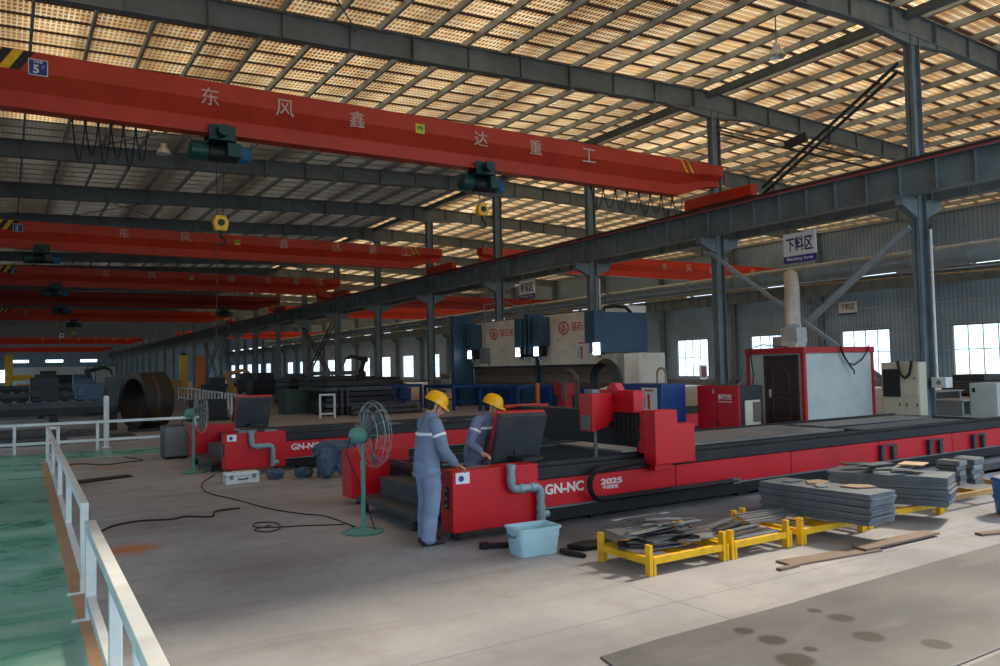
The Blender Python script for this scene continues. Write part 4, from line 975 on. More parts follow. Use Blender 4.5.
flat('cardboard_piece', 9.75, 5.8, zt+.1, .34, .28, .012, .3, MATS['kraft_card'], 'tan piece of card lying on top of the farther stack', 'card')
rnd = random.Random(5)
for k, (x, y) in enumerate(((11.45, 6.25), (11.75, 6.2), (12.0, 6.3))):
    for i in range(5):
        flat('steel_block', x+rnd.uniform(-.02, .02), y+rnd.uniform(-.02, .02), .2+.07*i, .2, .32, .062, rnd.uniform(-.12, .12), PLATE if (i+k) % 2 else SHEET, '%s block from below in the %s small block pile near the blue barrel' % (ORD[i], ('left', 'middle', 'right')[k]), 'steel block', 'small blocks near the blue barrel')
for i in range(4):
    flat('scrap_sheet', 10.5+.1*i, 5.95+.08*i, .2+.013*i, .3, .14, .012, .5*i, PLATE_D if i % 2 else SHEET, 'grey scrap strip on the worn pallet beside the blue barrel', 'scrap metal', 'scrap strips on the worn pallet', seed=i, jag=.1)
single('steel_profile', MB().box(10.6, 16, 7.2, 7.32, 0, .05).box(10.6, 16, 7.2, 7.22, 0, .16), DGREY, 'long dark steel profile on the floor behind the small block piles', 'steel bar')

t = thing('plastic_barrel', 'bright blue plastic barrel at the right edge', 'barrel', (10.85, 5.14, 0))
part('body', MB().lathe([(0, 0), (.2, 0), (.215, .02), (.24, .3), (.25, .42), (.262, .43), (.262, .46), (.24, .46), (.225, .3), (.2, .03), (0, .03)], (10.85, 5.14, 0), 28), BARREL, t, 50)
part('hoop', MB().lathe([(.236, .2), (.246, .2), (.249, .22), (.239, .22)], (10.85, 5.14, 0), 28), BARREL, t, 50)
single('metal_bowl', MB().lathe([(0, .461), (.15, .461), (.17, .48), (.1, .5), (0, .5)], (10.72, 5.14, 0), 20), GALV, 'silvery upturned bowl lying on the blue barrel', 'bowl', smooth=40)
# boards and the big floor plate
def fplate(name, mb, m, label, cat, bevel=0):
    me = mb.mesh(name); fix_normals(me); return tag(link(name, me, m, None, 0, bevel), label, cat)
single('wooden_board', MB().prism([(6.5, 5.12), (7.75, 4.98), (7.78, 5.18), (6.52, 5.34)], 'z', 0, .02), WOOD, 'left grey-brown board lying on the floor in front of the pallets', 'board')
single('wooden_board', MB().prism([(7.55, 5.03), (8.9, 5.02), (8.9, 5.2), (7.58, 5.22)], 'z', .021, .042), WOOD, 'right grey-brown board overlapping the other in front of the pallets', 'board')
single('wooden_stick', MB().box(6.28, 6.55, 5.08, 5.14, 0, .025), WOOD, 'short stick under the left end of the boards', 'stick')
single('wooden_board', MB().prism([(9.25, 4.74), (10.4, 4.42), (10.43, 4.56), (9.28, 4.84)], 'z', 0, .025), WOOD, 'single thin board on the floor below the blue barrel', 'board')
fplate('floor_plate', MB().prism([(3.46, 4.33), (4.0, 4.36), (5.44, 4.36), (7.8, 4.42), (13.6, 4.5), (13.6, 2.9), (5.36, 2.88), (3.15, 2.9)], 'z', 0, .012), FPLATE, 'huge grey steel plate covering the floor at the lower right', 'plate', bevel=.003)
fplate('floor_plate', MB().prism([(3.6, 2.83), (13.6, 2.85), (13.6, .6), (3.2, .6)], 'z', 0, .012), FPLATE, 'second grey steel plate only just showing in the lower right corner', 'plate', bevel=.003)

# ------------------------------------------------------------------ things in front of and beside the middle columns
def cabin():
    t = thing('site_cabin', 'pale panel cabin with red frame and dark brown door', 'cabin', (21.3, 15.85, 0))
    x0, x1, y0, y1, h = 19.6, 23.0, 14.8, 16.9, 2.4
    for x, y in ((x0, y0), (x1-.12, y0), (x0, y1-.12), (x1-.12, y1-.12)): part('corner_post', MB().box(x, x+.12, y, y+.12, 0, h-.18), CABRED, t, bevel=.008)
    part('roof_frame', MB().box(x0-.02, x1+.02, y0-.02, y1+.02, h-.18, h), CABRED, t, bevel=.01); part('floor_frame', MB().box(x0, x1, y0, y1, 0, .12), CABRED, t)
    part('front_panel', MB().box(x0+.12, x1-.12, y0+.03, y0+.08, .12, h-.18), PANELW, t); part('rear_panel', MB().box(x0+.12, x1-.12, y1-.08, y1-.03, .12, h-.18), PANELW, t)
    part('end_panel', MB().box(x1-.08, x1-.03, y0+.12, y1-.12, .12, h-.18), PANELW, t); part('door_side_panel', MB().box(x0+.03, x0+.08, y0+.12, y0+.24, .12, h-.18).box(x0+.03, x0+.08, y0+1.4, y1-.12, .12, h-.18).box(x0+.03, x0+.08, y0+.24, y0+1.4, h-.26, h-.18), PANELW, t)
    ya, yb = y0+.2, y0+1.42
    d = part('door', MB().box(x0+.01, x0+.06, ya+.1, yb-.1, .14, h-.32), DOORB, t)
    part('door_frame', MB().box(x0-.02, x0+.07, ya, ya+.1, .12, h-.22).box(x0-.02, x0+.07, yb-.1, yb, .12, h-.22).box(x0-.02, x0+.07, ya, yb, h-.32, h-.22), DOORB, t, bevel=.012)
    ym = (ya+yb)/2
    arch = [(ym-.3, 1.05), (ym+.3, 1.05), (ym+.3, 1.62), (ym+.22, 1.68), (ym+.14, 1.78), (ym, 1.82), (ym-.14, 1.78), (ym-.22, 1.68), (ym-.3, 1.62)]
    part('door_moulding', MB().tube([Vector((x0+.005, a, b)) for a, b in arch], .02, 6, True), mat('door_moulding_brown', (82, 66, 64), .35), d)
    part('door_moulding', MB().tube([Vector((x0+.005, a, b)) for a, b in ((ym-.3, .3), (ym+.3, .3), (ym+.3, .9), (ym-.3, .9))], .02, 6, True), MATS['door_moulding_brown'], d)
    part('door_handle', MB().tube([(x0-.03, yb-.2, 1.02), (x0-.05, yb-.2, 1.02), (x0-.05, yb-.31, 1.02)], .014, 8).box(x0-.012, x0+.01, yb-.24, yb-.16, .92, 1.16), GALV, d)
    return t
cabin()
def cord(pts, r, label, m=RUBBER, name='hanging_cable'):
    return single(name, MB().tube([Vector(p) for p in pts], r, 6), m, label, 'cable', smooth=60)
cord([(21.3, 14.76, 2.43), (21.36, 14.74, 2.15), (21.6, 14.74, 1.9), (21.9, 14.74, 1.84), (22.3, 14.74, 2.0), (22.6, 14.75, 2.25), (22.7, 14.76, 2.43)], .022, 'larger sagging black cable loop on the front panel of the cabin')
cord([(21.2, 14.7, 2.43), (21.35, 14.68, 2.1), (21.62, 14.68, 1.8), (21.8, 14.68, 1.66), (21.78, 14.68, 1.55)], .022, 'cable end dangling on the front panel of the cabin')
cord([(19.55, 16.65, 2.43), (19.52, 16.65, 2.2), (19.5, 16.55, 1.6), (19.52, 16.6, 1.3), (19.5, 16.62, .6)], .02, 'black cable hanging down the left edge of the cabin beside the door')
cord([(19.6, 16.6, 2.44), (19.8, 16.4, 2.52), (20.3, 16.3, 2.46), (20.5, 16.0, 2.43)], .02, 'black cable lying on the cabin roof')

def red_unit():
    """front doors look along -X, the black flank with its cream inset looks at the cutting table"""
    t = thing('power_unit', 'square red power unit with black flank, left of the cabin door', 'cabinet', (14.7, 13.05, 0))
    part('body', MB().box(14.2, 15.0, 12.45, 13.75, .06, 1.46), BLACK, t, bevel=.04); part('plinth', MB().box(14.25, 14.95, 12.5, 13.7, 0, .06), BLACKP, t)
    part('front_frame', MB().box(14.17, 14.21, 12.46, 13.74, .08, 1.46), RED, t, bevel=.015)
    for y in (12.5, 13.11): part('front_door', MB().box(14.155, 14.17, y, y+.59, .12, 1.4), RED, t, bevel=.006)
    text('昆能数控', PRINT_W, t, (14.15, 12.86, 1.2), (0, -1, 0), width=.4, height=.13, bold=.03, name='logo_characters')
    part('logo_line', MB().box(14.148, 14.155, 12.66, 13.06, 1.08, 1.1), PRINT_W, t)
    part('badge', MB().box(14.148, 14.155, 13.18, 13.24, 1.27, 1.38), PRINT_F, t); part('keyhole', MB().box(14.145, 14.155, 13.08, 13.12, .5, .66), BLACKP, t)
    f = part('flank_panel', MB().box(14.32, 14.84, 12.42, 12.45, .15, 1.12), CREAM, t, bevel=.008); part('grille', MB().box(14.58, 14.82, 12.41, 12.42, .62, 1.08), BROWN, f); part('latch', MB().box(14.42, 14.48, 12.41, 12.42, .5, .55), BLACKP, f)
    return t
red_unit()
t = thing('blue_cabinet', 'dark blue machine cabinet carrying a white board with a red stroke', 'cabinet', (13.6, 13.85, 0))
part('body', MB().box(13.2, 14.0, 13.95, 15.5, .1, 1.52), BLUE, t, bevel=.02); part('plinth', MB().box(13.25, 13.95, 14.0, 15.45, 0, .1), BLACK, t); part('recess', MB().box(13.185, 13.2, 14.75, 15.0, .5, 1.35), BLACKP, t)
def one_board(org, ex, w, h, label, standoff=.02):
    """white notice board with a big red figure one"""
    o = Vector(org); e = Vector(ex); nrm = e.cross(Vector((0, 0, 1)))
    t = thing('notice_board', label, 'sign', tuple(o-Vector((0, 0, h/2))))
    def slab(u0, u1, v0, v1, a, b):
        return MB().loft([[o+e*u+Vector((0, 0, v))+nrm*k for u, v in ((u0, v0), (u1, v0), (u1, v1), (u0, v1))] for k in (a, b)])
    part('board', slab(-w/2, w/2, -h/2, h/2, 0, standoff), PAPER, t)
    part('figure_one', slab(-.1*w, .06*w, -.33*h, .25*h, standoff, standoff+.006), PRINT_R, t)
    part('red_heading', slab(-.3*w, .3*w, .36*h, .42*h, standoff, standoff+.006), PRINT_R, t)
    part('fine_print', slab(-.38*w, -.2*w, -.3*h, .2*h, standoff, standoff+.004), mat('pale_print', (170, 190, 200), .5), t)
    return t
one_board((13.195, 14.35, 1.12), (0, -1, 0), .52, .62, 'white board with a red stroke, fixed on the dark blue cabinet')
t = thing('warning_stand', 'small framed red warning notice on a stand behind the red unit', 'sign', (15.3, 14.6, 0))
part('post', MB().cyl((15.3, 14.6, 0), (15.3, 14.6, 1.6), .02), GREY, t); part('frame', MB().box(15.18, 15.42, 14.58, 14.62, 1.58, 1.95), WHITE, t); part('notice', MB().box(15.21, 15.39, 14.57, 14.58, 1.62, 1.91), mat('maroon_print', (110, 60, 70), .5), t)
single('bent_tube', MB().tube([(13.6, 14.5, 1.52), (13.6, 14.5, 1.75)]+[(13.6, 14.35+.15*math.cos(a), 1.75+.15*math.sin(a)) for a in [math.pi*i/10 for i in range(1, 10)]]+[(13.6, 14.2, 1.75), (13.6, 14.2, 1.52)], .022, 8), mat('brass_tube', (150, 120, 80), .4, .4), 'arched tube standing on the dark blue cabinet', 'tube', smooth=60)
def server_cabinet():
    """its doors look along -X"""
    t = thing('electric_cabinet', 'tall cream control cabinet right of the cabin, black panel and hose loop', 'cabinet', (23.3, 14.05, 0))
    x, y0, y1 = 23.1, 13.45, 14.65
    part('body', MB().box(x+.02, x+.42, y0, y1, .06, 1.89), CREAM, t, bevel=.015); part('plinth', MB().box(x+.05, x+.4, y0+.03, y1-.03, 0, .06), BLACK, t)
    part('door', MB().box(x, x+.02, y0+.56, y1-.03, .1, .78), CREAM, t, bevel=.006); part('door', MB().box(x, x+.02, y0+.03, y0+.46, .1, .84), CREAM, t, bevel=.006); part('door', MB().box(x, x+.02, y0+.03, y0+.46, .88, 1.82), CREAM, t, bevel=.006)
    part('black_panel', MB().box(x-.01, x+.02, y0+.6, y1-.06, .84, 1.68), BLACKP, t)
    part('meter', MB().cyl((x-.01, y0+.14, 1.4), (x, y0+.14, 1.4), .04), GREY, t)
    for y, z in ((y0+.4, .55), (y0+.62, .55), (y0+.08, .55)): part('lock', MB().box(x-.015, x, y-.015, y+.015, z, z+.11), BLACKP, t)
    return t
server_cabinet()
cord([(23.04, 14.05, 1.93), (23.03, 14.03, 1.75), (23.03, 13.97, 1.52), (23.03, 13.84, 1.4), (23.03, 13.7, 1.52), (23.03, 13.64, 1.75), (23.04, 13.62, 1.93)], .045, 'thick black hose looping over the front of the cream cabinet', name='hose_loop')
t = thing('grey_cabinet', 'low pale grey cabinet at the right edge beyond the cutting table', 'cabinet', (25.4, 12.7, 0))
part('body', MB().box(25.1, 26.2, 12.25, 13.05, .05, 1.2), PANELW, t, bevel=.015); part('foot', MB().box(25.15, 26.15, 12.3, 13.0, 0, .05), BLACK, t); part('door', MB().box(25.08, 25.1, 12.3, 13.0, .1, 1.15), PANELW, t, bevel=.006); part('switch_plate', MB().box(25.065, 25.08, 12.86, 12.95, .92, 1.06), BLACKP, t)
part('vent', MB().box(25.3, 25.4, 12.235, 12.25, .3, .5).box(25.6, 25.7, 12.235, 12.25, .3, .5), BLACKP, t)
for i, (x, y, w) in enumerate(((27.5, 14.5, 1.6), (28.5, 16.0, 2.0))):
    single('steel_sheet', MB().box(x, x+w, y, y+1.4, .5+.25*i, .53+.25*i).box(x+.1, x+.2, y+.1, y+1.3, 0, .5+.25*i).box(x+w-.2, x+w-.1, y+.1, y+1.3, 0, .5+.25*i), SHEET, ('shiny sheet on trestles behind the junction box', 'higher shiny sheet on trestles farther behind the junction box')[i], 'sheet')

# ------------------------------------------------------------------ the two big bending presses in a row
def press(y0, y1, label, near):
    t = thing('bending_press', label, 'machine', (21.9, (y0+y1)/2, 0))
    X = 21.5
    part('ram', MB().box(X, X+.25, y0+.1, y1-.1, 2.05, 4.35), BEIGE, t, bevel=.02)
    part('ram_edge', MB().box(X-.04, X+.2, y0+.1, y1-.1, 1.96, 2.06), BLACK, t)
    part('ram_tool', MB().box(X+.04, X+.14, y0+.2, y1-.2, 1.6, 1.96), BROWN, t); part('back_plate', MB().box(X+.16, X+.24, y0+.3, y1-.3, 1.2, 2.04), mat('brown_grey_guard', (128, 112, 102), .6, 0, .12, 1.5), t)
    part('lower_beam', MB().box(X-.02, X+.3, y0+.1, y1-.1, 0.02, 1.05), BLUE, t, bevel=.02); part('die', MB().box(X+.02, X+.2, y0+.2, y1-.2, 1.05, 1.25), BROWN, t)
    # throated side frames
    prof = [(X-1.0, 0), (X+1.8, 0), (X+1.8, 4.5), (X-.55, 4.5), (X-.55, 2.6), (X+.1, 2.4), (X+.1, 1.2), (X-1.0, 1.0)]
    for y in (y0, y1-.12): part('side_frame', MB().prism(prof, 'y', y, y+.12), NAVY if y > 30 else BEIGE, t, bevel=.01)
    if not near:
        part('end_upright', MB().box(X-1.15, X+.05, y1+.02, y1+.35, 0, 4.7), NAVY, t, bevel=.02); part('upright_cap', MB().box(X-1.2, X+.4, y1-.1, y1+.4, 4.7, 4.8), NAVY, t)
    part('top_tie', MB().box(X+.3, X+1.7, y0+.12, y1-.12, 4.0, 4.4), BEIGE, t)
    for y in (y0+.55, y1-.75):
        c = part('cylinder_box', MB().box(X-.62, X-.02, y-.28, y+.28, 2.95, 4.3), NAVY, t, bevel=.02)
        part('cylinder_head', MB().cyl((X-.4, y, 2.62), (X-.4, y, 2.95), .24), BLACK, c, 50)
        part('work_lamp', MB().box(X-.66, X-.58, y-.13, y+.13, 2.5, 2.9), LAMP, c)
        part('lamp_hood', MB().box(X-.58, X-.14, y-.16, y+.16, 2.46, 2.94), BLACK, c)
        part('piston', MB().cyl((X-.4, y, 2.3), (X-.4, y, 2.5), .1), STEEL, c, 50)
    # red trademark: a ring with a chevron, and four characters
    for yc in ((y0+y1)/2+.7,):
        em = part('emblem', MB().tube([Vector((X-.012, yc+.36*math.cos(a)*1.0, 3.72+.27*math.sin(a))) for a in [2*math.pi*i/24 for i in range(24)]], .03, 6, True).tube([(X-.012, yc-.2, 3.64), (X-.012, yc, 3.84), (X-.012, yc+.2, 3.64)], .03, 6).tube([(X-.012, yc-.1, 3.56), (X-.012, yc, 3.68), (X-.012, yc+.1, 3.56)], .028, 6), PRINT_R, t)
        text('昆石长城', PRINT_R, t, (X-.004, yc-1.45, 3.75), (0, -1, 0), height=.4, width=1.7, bold=.01, name='trademark_characters')
    part('bolt', MB().cyl((X-.01, y0+1.6, 3.2), (X+.0, y0+1.6, 3.2), .04).cyl((X-.01, y1-1.6, 3.2), (X+.0, y1-1.6, 3.2), .04), BLACK, t)
    return t
press(25.4, 31.0, 'nearer of the two huge beige bending presses, with the white board on it', True)
press(31.25, 37.2, 'farther of the two huge beige bending presses, left of the joint', False)
one_board((21.47, 27.55, 2.62), (0, -1, 0), .78, .95, 'white board with a red stroke, fixed low on the beige press')
t = thing('control_tank', 'huge dark blue box at the near top end of the presses', 'tank', (21.4, 25.0, 2.3))
part('tank_body', MB().box(20.15, 22.75, 24.75, 25.38, 2.5, 4.15), NAVY, t, bevel=.02); part('front_box', MB().box(19.9, 20.5, 24.7, 25.36, 2.9, 4.2), NAVY, t, bevel=.02); part('beacon', MB().box(20.0, 20.12, 24.68, 24.95, 2.42, 2.9), LAMP, t)
part('hose', MB().tube([(20.6, 25.0, 4.15), (20.7, 25.0, 4.35), (21.2, 25.0, 4.42), (21.8, 25.0, 4.38), (22.1, 25.0, 4.15)], .07, 8), RUBBER, t, 60); part('lamp_arm', MB().cyl((20.3, 25.0, 4.2), (20.3, 25.0, 5.6), .05), GREY, t)
part('stand', MB().box(22.3, 22.7, 24.8, 25.3, 0, 2.5), BEIGE, t)
t = thing('press_cabinet', 'beige electric cabinet under the huge dark blue box', 'cabinet', (22.4, 24.2, 0))
part('body', MB().box(21.2, 22.6, 23.6, 24.5, .05, 2.45), BEIGE, t, bevel=.02); part('door', MB().box(21.25, 22.55, 23.58, 23.6, .1, 2.35), BEIGE, t, bevel=.006); part('nameplate', MB().box(22.2, 22.45, 23.565, 23.58, 1.05, 1.45), PAPER, t); part('plinth', MB().box(21.25, 22.55, 23.65, 24.45, 0, .05), BLACK, t)
single('grey_pendant_control', MB().box(20.55, 20.85, 34.3, 34.8, 2.2, 3.0).tube([(20.7, 34.55, 3.0), (20.7, 34.55, 5.2), (21.4, 34.55, 5.3)], .03, 8).tube([(20.7, 34.3, 2.6), (20.7, 34.1, 2.3), (20.7, 34.3, 2.0)], .04, 8), GREY, 'grey control pendant hanging before the farther press', 'control pendant')
def blue_rack(x0, x1, y0, y1, h, label):
    t = thing('support_rack', label, 'rack', ((x0+x1)/2, (y0+y1)/2, 0))
    for x, y in ((x0, y0), (x1, y0), (x0, y1), (x1, y1)): part('leg', MB().box(x-.06, x+.06, y-.06, y+.06, 0, h), BLUE, t)
    part('top_frame', MB().box(x0-.06, x1+.06, y0-.06, y0+.06, h, h+.14).box(x0-.06, x1+.06, y1-.06, y1+.06, h, h+.14).box(x0-.06, x0+.06, y0, y1, h, h+.14).box(x1-.06, x1+.06, y0, y1, h, h+.14), BLUE, t, bevel=.01)
    part('lower_bar', MB().box(x0, x1, y0-.04, y0+.04, .35, .42).box(x0, x1, y1-.04, y1+.04, .35, .42), BLUE, t)
    return t
blue_rack(18.2, 20.2, 33.4, 36.4, 1.05, 'blue steel support rack in front of the far press, between the two yellow helmets')
blue_rack(18.6, 20.3, 28.4, 31.6, 1.05, 'blue steel support rack in front of the near press, behind the console')
blue_rack(16.5, 18.0, 36.5, 39.0, 1.1, 'third blue support rack farther left, behind the fan cage')
single('orange_bar', MB().box(19.2, 19.32, 27.8, 27.92, 0, 1.3), ORANGE, 'upright rusty orange bar beside the near blue rack', 'bar')
single('red_trolley', MB().box(19.2, 19.8, 25.9, 26.6, .8, 1.3).box(19.3, 19.7, 26.0, 26.5, .1, .8).cyl((19.3, 26.0, .1), (19.3, 26.5, .1), .1).cyl((19.7, 26.0, .1), (19.7, 26.5, .1), .1), CABRED, 'dull red trolley standing before the near press, beside the torch gantry chain', 'trolley', bevel=.02)

# ------------------------------------------------------------------ far left: drum, steel racks, machines, posts
t = thing('steel_drum', 'big black open steel ring lying on its side behind the railing', 'drum', (4.45, 31.2, 0))
def ringprof(ro, ri, s0, s1, n=40):
    ax = Vector((.94, .34, 0)).normalized(); u = Vector((-ax.y, ax.x, 0)); c = Vector((4.36, 31.2, 1.1)); R = []
    for q, r in ((s0, ro), (s1, ro), (s1, ri), (s0, ri)):
        R.append([c+ax*q+u*(r*math.cos(2*math.pi*k/n))+Vector((0, 0, r*math.sin(2*math.pi*k/n))) for k in range(n)])
    return MB().loft(R, closed=True)
DRUM = mat('black_brown_steel', (44, 40, 38), .5, .3, .25, 3., dirt=(86, 66, 48), dirt_amt=.6, dscale=1.)
part('shell', ringprof(1.0, .93, -.45, .45), DRUM, t, 40); part('flange', ringprof(1.02, .8, -.5, -.45), DRUM, t, 40); part('flange', ringprof(1.02, .8, .45, .5), DRUM, t, 40); part('weld_band', ringprof(1.01, .99, -.1, -.02), mat('weld_brown', (84, 66, 50), .6, .2), t, 40)
part('cradle', MB().box(3.8, 5.1, 30.6, 30.8, 0, .1), BLACK, t); part('cradle', MB().box(3.8, 5.1, 31.6, 31.8, 0, .1), BLACK, t)
single('steel_beam', MB().box(6.6, 8.2, 35.0, 36.2, .0, .12).box(6.7, 8.1, 35.1, 36.1, .12, .9), BLACK, 'dark steel block right of the big black ring', 'block', bevel=.02)
single('brown_post', MB().box(8.0, 8.25, 33.4, 33.7, 0, 1.0), mat('rust_brown', (110, 70, 50), .7), 'short rusty post before the white aisle fence', 'post')
rnd = random.Random(21)
for i, (x, y, w, d, h, lab) in enumerate(((2.9, 27.2, 1.3, .5, .14, 'flat dark bar on the floor just behind the cross railing'), (3.2, 28.7, .9, .5, .12, 'small dark offcut on the floor between the railing and the big ring'), (2.2, 30.4, 1.0, .6, .2, 'dark offcut behind the white post'), (.4, 27.5, 2.4, 1.2, .45, 'dark pile of sections behind the left part of the cross railing'), (5.2, 27.8, 1.6, .9, .05, 'thin dark sheet on the floor behind the small grey cabinet'), (6.5, 29.6, .7, .4, .12, 'dark offcut on the floor to the right of the big ring'))):
    single('steel_offcut', MB().box(x-w/2, x+w/2, y-d/2, y+d/2, 0, h*.55).box(x-w*.4, x+w*.38, y-d*.4, y+d*.35, h*.55, h), PLATE_D, lab, 'steel piece', bevel=.02)

def roll_line(x0, x1, y, z, label, hood=True):
    """dark welding or rolling line: bed on legs, rollers, motor housings and an upright head"""
    t = thing('processing_line', label, 'machine', ((x0+x1)/2, y, 0))
    part('bed', MB().box(x0, x1, y-.7, y+.7, z-.35, z), BLACK, t, bevel=.02)
    k = x0+.4
    while k < x1: part('leg', MB().box(k-.12, k+.12, y-.6, y+.6, 0, z-.35), BLACK, t); k += 1.9
    mb = MB(); k = x0+.3
    while k < x1-.2: mb.cyl((k, y-.6, z+.08), (k, y+.6, z+.08), .09, n=10); k += .45
    part('roller_bed', mb, STEEL_D, t, 40)
    part('guard', MB().box(x0, x1, y-.74, y-.7, z-.1, z+.12), DGREY, t)
    for j, u in enumerate((.22, .62, .85)):
        xx = x0+(x1-x0)*u; part('housing', MB().box(xx-.45, xx+.45, y-.5, y+.5, z+.15, z+.75+.25*(j % 2)).cyl((xx-.3, y-.7, z+.45), (xx-.3, y-.5, z+.45), .18), (DGREY, BLACK, NAVY)[j], t, bevel=.02)
    return t
roll_line(-2.7, 3.6, 33.0, 1.0, 'dark roller line nearest on the left, behind the cross railing')
roll_line(-2.7, 4.4, 45.0, 1.15, 'dark roller line farther back on the left, level with the ring')
roll_line(-2.7, 5.4, 58.0, 1.4, 'third dark roller line on the left under the yellow beam')
def robot(x, y, z, label, m, s=1.0, flip=1):
    t = thing('welding_robot', label, 'robot', (x, y, z))
    P = lambda a, b: Vector((x+a*s*flip, y, z+b*s))
    part('base', MB().lathe([(0, 0), (.35*s, 0), (.32*s, .3*s), (.22*s, .45*s), (0, .45*s)], (x, y, z), 16), m, t, 40)
    part('lower_arm', MB().tube([P(0, .4), P(-.25, 1.2)], [.17*s, .13*s], 10), m, t, 50); part('upper_arm', MB().tube([P(-.3, 1.2), P(.7, 1.45), P(1.1, 1.3)], [.16*s, .11*s, .08*s], 10), m, t, 50)
    part('elbow', MB().cyl(P(-.25, 1.2)+Vector((0, -.2*s, 0)), P(-.25, 1.2)+Vector((0, .2*s, 0)), .2*s), m, t, 50); part('torch_head', MB().tube([P(1.1, 1.3), P(1.2, 1.0), P(1.35, .8)], [.07*s, .05*s, .02*s], 8), BLACK, t, 50)
    return t
robot(3.9, 47.0, 1.3, 'small dark robot arm standing high above the left roller lines', BLACK, .8)
single('robot_plinth', MB().box(3.3, 4.6, 46.5, 47.5, 0, 1.3), BLACK, 'dark plinth under the robot arm on the left', 'plinth', bevel=.03)
t = thing('jib_post', 'yellow gantry post at the far left edge with a yellow beam', 'gantry', (.35, 94, 0))
part('post', MB().box(0, .7, 93.7, 94.3, 0, 4.3), YELLOW, t, bevel=.03); part('beam', MB().box(.7, 5.2, 93.8, 94.2, 1.7, 2.3), YELLOW, t, bevel=.03); part('base', MB().box(-.3, 1.0, 93.3, 94.7, 0, .1), BLACK, t); part('guide', MB().box(1.0, 5.0, 93.7, 93.8, 1.2, 1.4), YELLOW, t)
t = thing('jib_post', 'tall yellow post beside the aisle, right of the big ring', 'post', (14.3, 79.5, 0))
part('post', MB().box(14.0, 14.65, 79.2, 79.8, 0, 3.8), YELLOW, t, bevel=.03); part('cap', MB().box(14.1, 14.55, 79.3, 79.7, 3.8, 4.0), BLACK, t); part('base', MB().box(13.7, 14.95, 78.9, 80.1, 0, .1), YELLOW, t)
t = thing('jib_post', 'smaller orange post just right of the tall yellow one', 'post', (20.0, 100.5, 0))
part('post', MB().box(19.6, 20.5, 100.2, 100.8, 0, 4.1), ORANGE, t, bevel=.03); part('base', MB().box(19.4, 20.7, 100, 101, 0, .1), BLACK, t)
single('yellow_machine', MB().box(11.6, 13.2, 74, 76, .9, 1.5).box(11.8, 13.0, 74.2, 75.8, 0, .9).cyl((12.4, 73.8, 1.5), (12.4, 76.2, 1.5), .2), YELLOW_W, 'dull yellow machine left of the tall yellow post', 'machine', bevel=.04)
t = thing('mesh_enclosure', 'pale grey enclosure with dark frame near the end wall, above the ring', 'enclosure', (10.2, 110, 0))
part('frame', MB().box(8.6, 8.7, 110, 110.1, 0, 3.2).box(9.5, 9.6, 110, 110.1, 0, 3.2).box(11.8, 11.9, 110, 110.1, 0, 3.2).box(8.6, 11.9, 110, 110.1, 3.2, 3.3), BLACK, t); part('panel', MB().box(9.6, 11.8, 110.02, 110.08, .2, 3.2), PANELW, t)

# steel racks in the middle distance
def steel_rack(x0, x1, y0, y1, n, th, label, m=BLACK, posts=True):
    t = thing('steel_stack', label, 'stack', ((x0+x1)/2, (y0+y1)/2, 0))
    r = random.Random(int(x0*10+y0)); part('bearer', MB().box(x0+.3, x0+.5, y0, y1, 0, .12).box(x1-.5, x1-.3, y0, y1, 0, .12), BLACK, t)
    for i in range(n): part('section', MB().box(x0+r.uniform(0, .3), x1-r.uniform(0, .4), y0+r.uniform(0, .2), y1-r.uniform(0, .2), .12+i*th, .12+(i+.82)*th), (m, PLATE_D, BLACK)[i % 3], t, bevel=.01)
    if posts:
        for x in (x0+.8, x0+1.05): part('stake', MB().box(x-.05, x+.05, y0-.12, y0, 0, .12+n*th*.75), DGREY, t)
    return t
steel_rack(12.0, 15.6, 34.0, 36.4, 6, .24, 'big dark stack of steel sections behind the standing fan')
steel_rack(12.6, 15.2, 37.5, 39.6, 8, .24, 'taller dark stack of steel sections behind the big one')
steel_rack(15.8, 18.6, 39.5, 42.0, 7, .22, 'dark stack of long steel sections right of the tall stack, behind the fan cage')
steel_rack(14.0, 20.0, 46.0, 49.0, 6, .26, 'far dark stack of steel near the bright windows')
single('pipe_bundle', MB().cyl((13.0, 33.2, .12), (16.4, 33.2, .12), .12).cyl((13.0, 33.46, .12), (16.3, 33.46, .12), .12).cyl((13.0, 33.33, .33), (16.2, 33.33, .33), .12), DGREY, 'three dark pipes lying before the big dark steel stack', 'pipes', smooth=40)
robot(16.6, 41.0, 1.635, 'dark robot arm reaching left against the bright windows', BLACK, .8, -1)
single('green_container', MB().box(11.2, 12.4, 37.0, 38.2, 0, 1.05).box(11.15, 12.45, 36.95, 38.25, 1.05, 1.15), mat('dark_green_paint', (52, 72, 64), .5), 'dark green box at the end of the white fences', 'container', bevel=.02)
single('green_container', MB().box(14.6, 15.8, 43.5, 44.8, 0, 1.5), MATS['dark_green_paint'], 'second dark green box behind the steel stacks', 'container', bevel=.04)
yellow_robot = robot(13.2, 56.0, .6, 'dull yellow robot beside the aisle fence', YELLOW_W, 1.1)
single('robot_plinth', MB().box(12.7, 13.7, 55.5, 56.5, 0, .6), BLACK, 'low dark plinth under the dull yellow robot', 'plinth', bevel=.02)
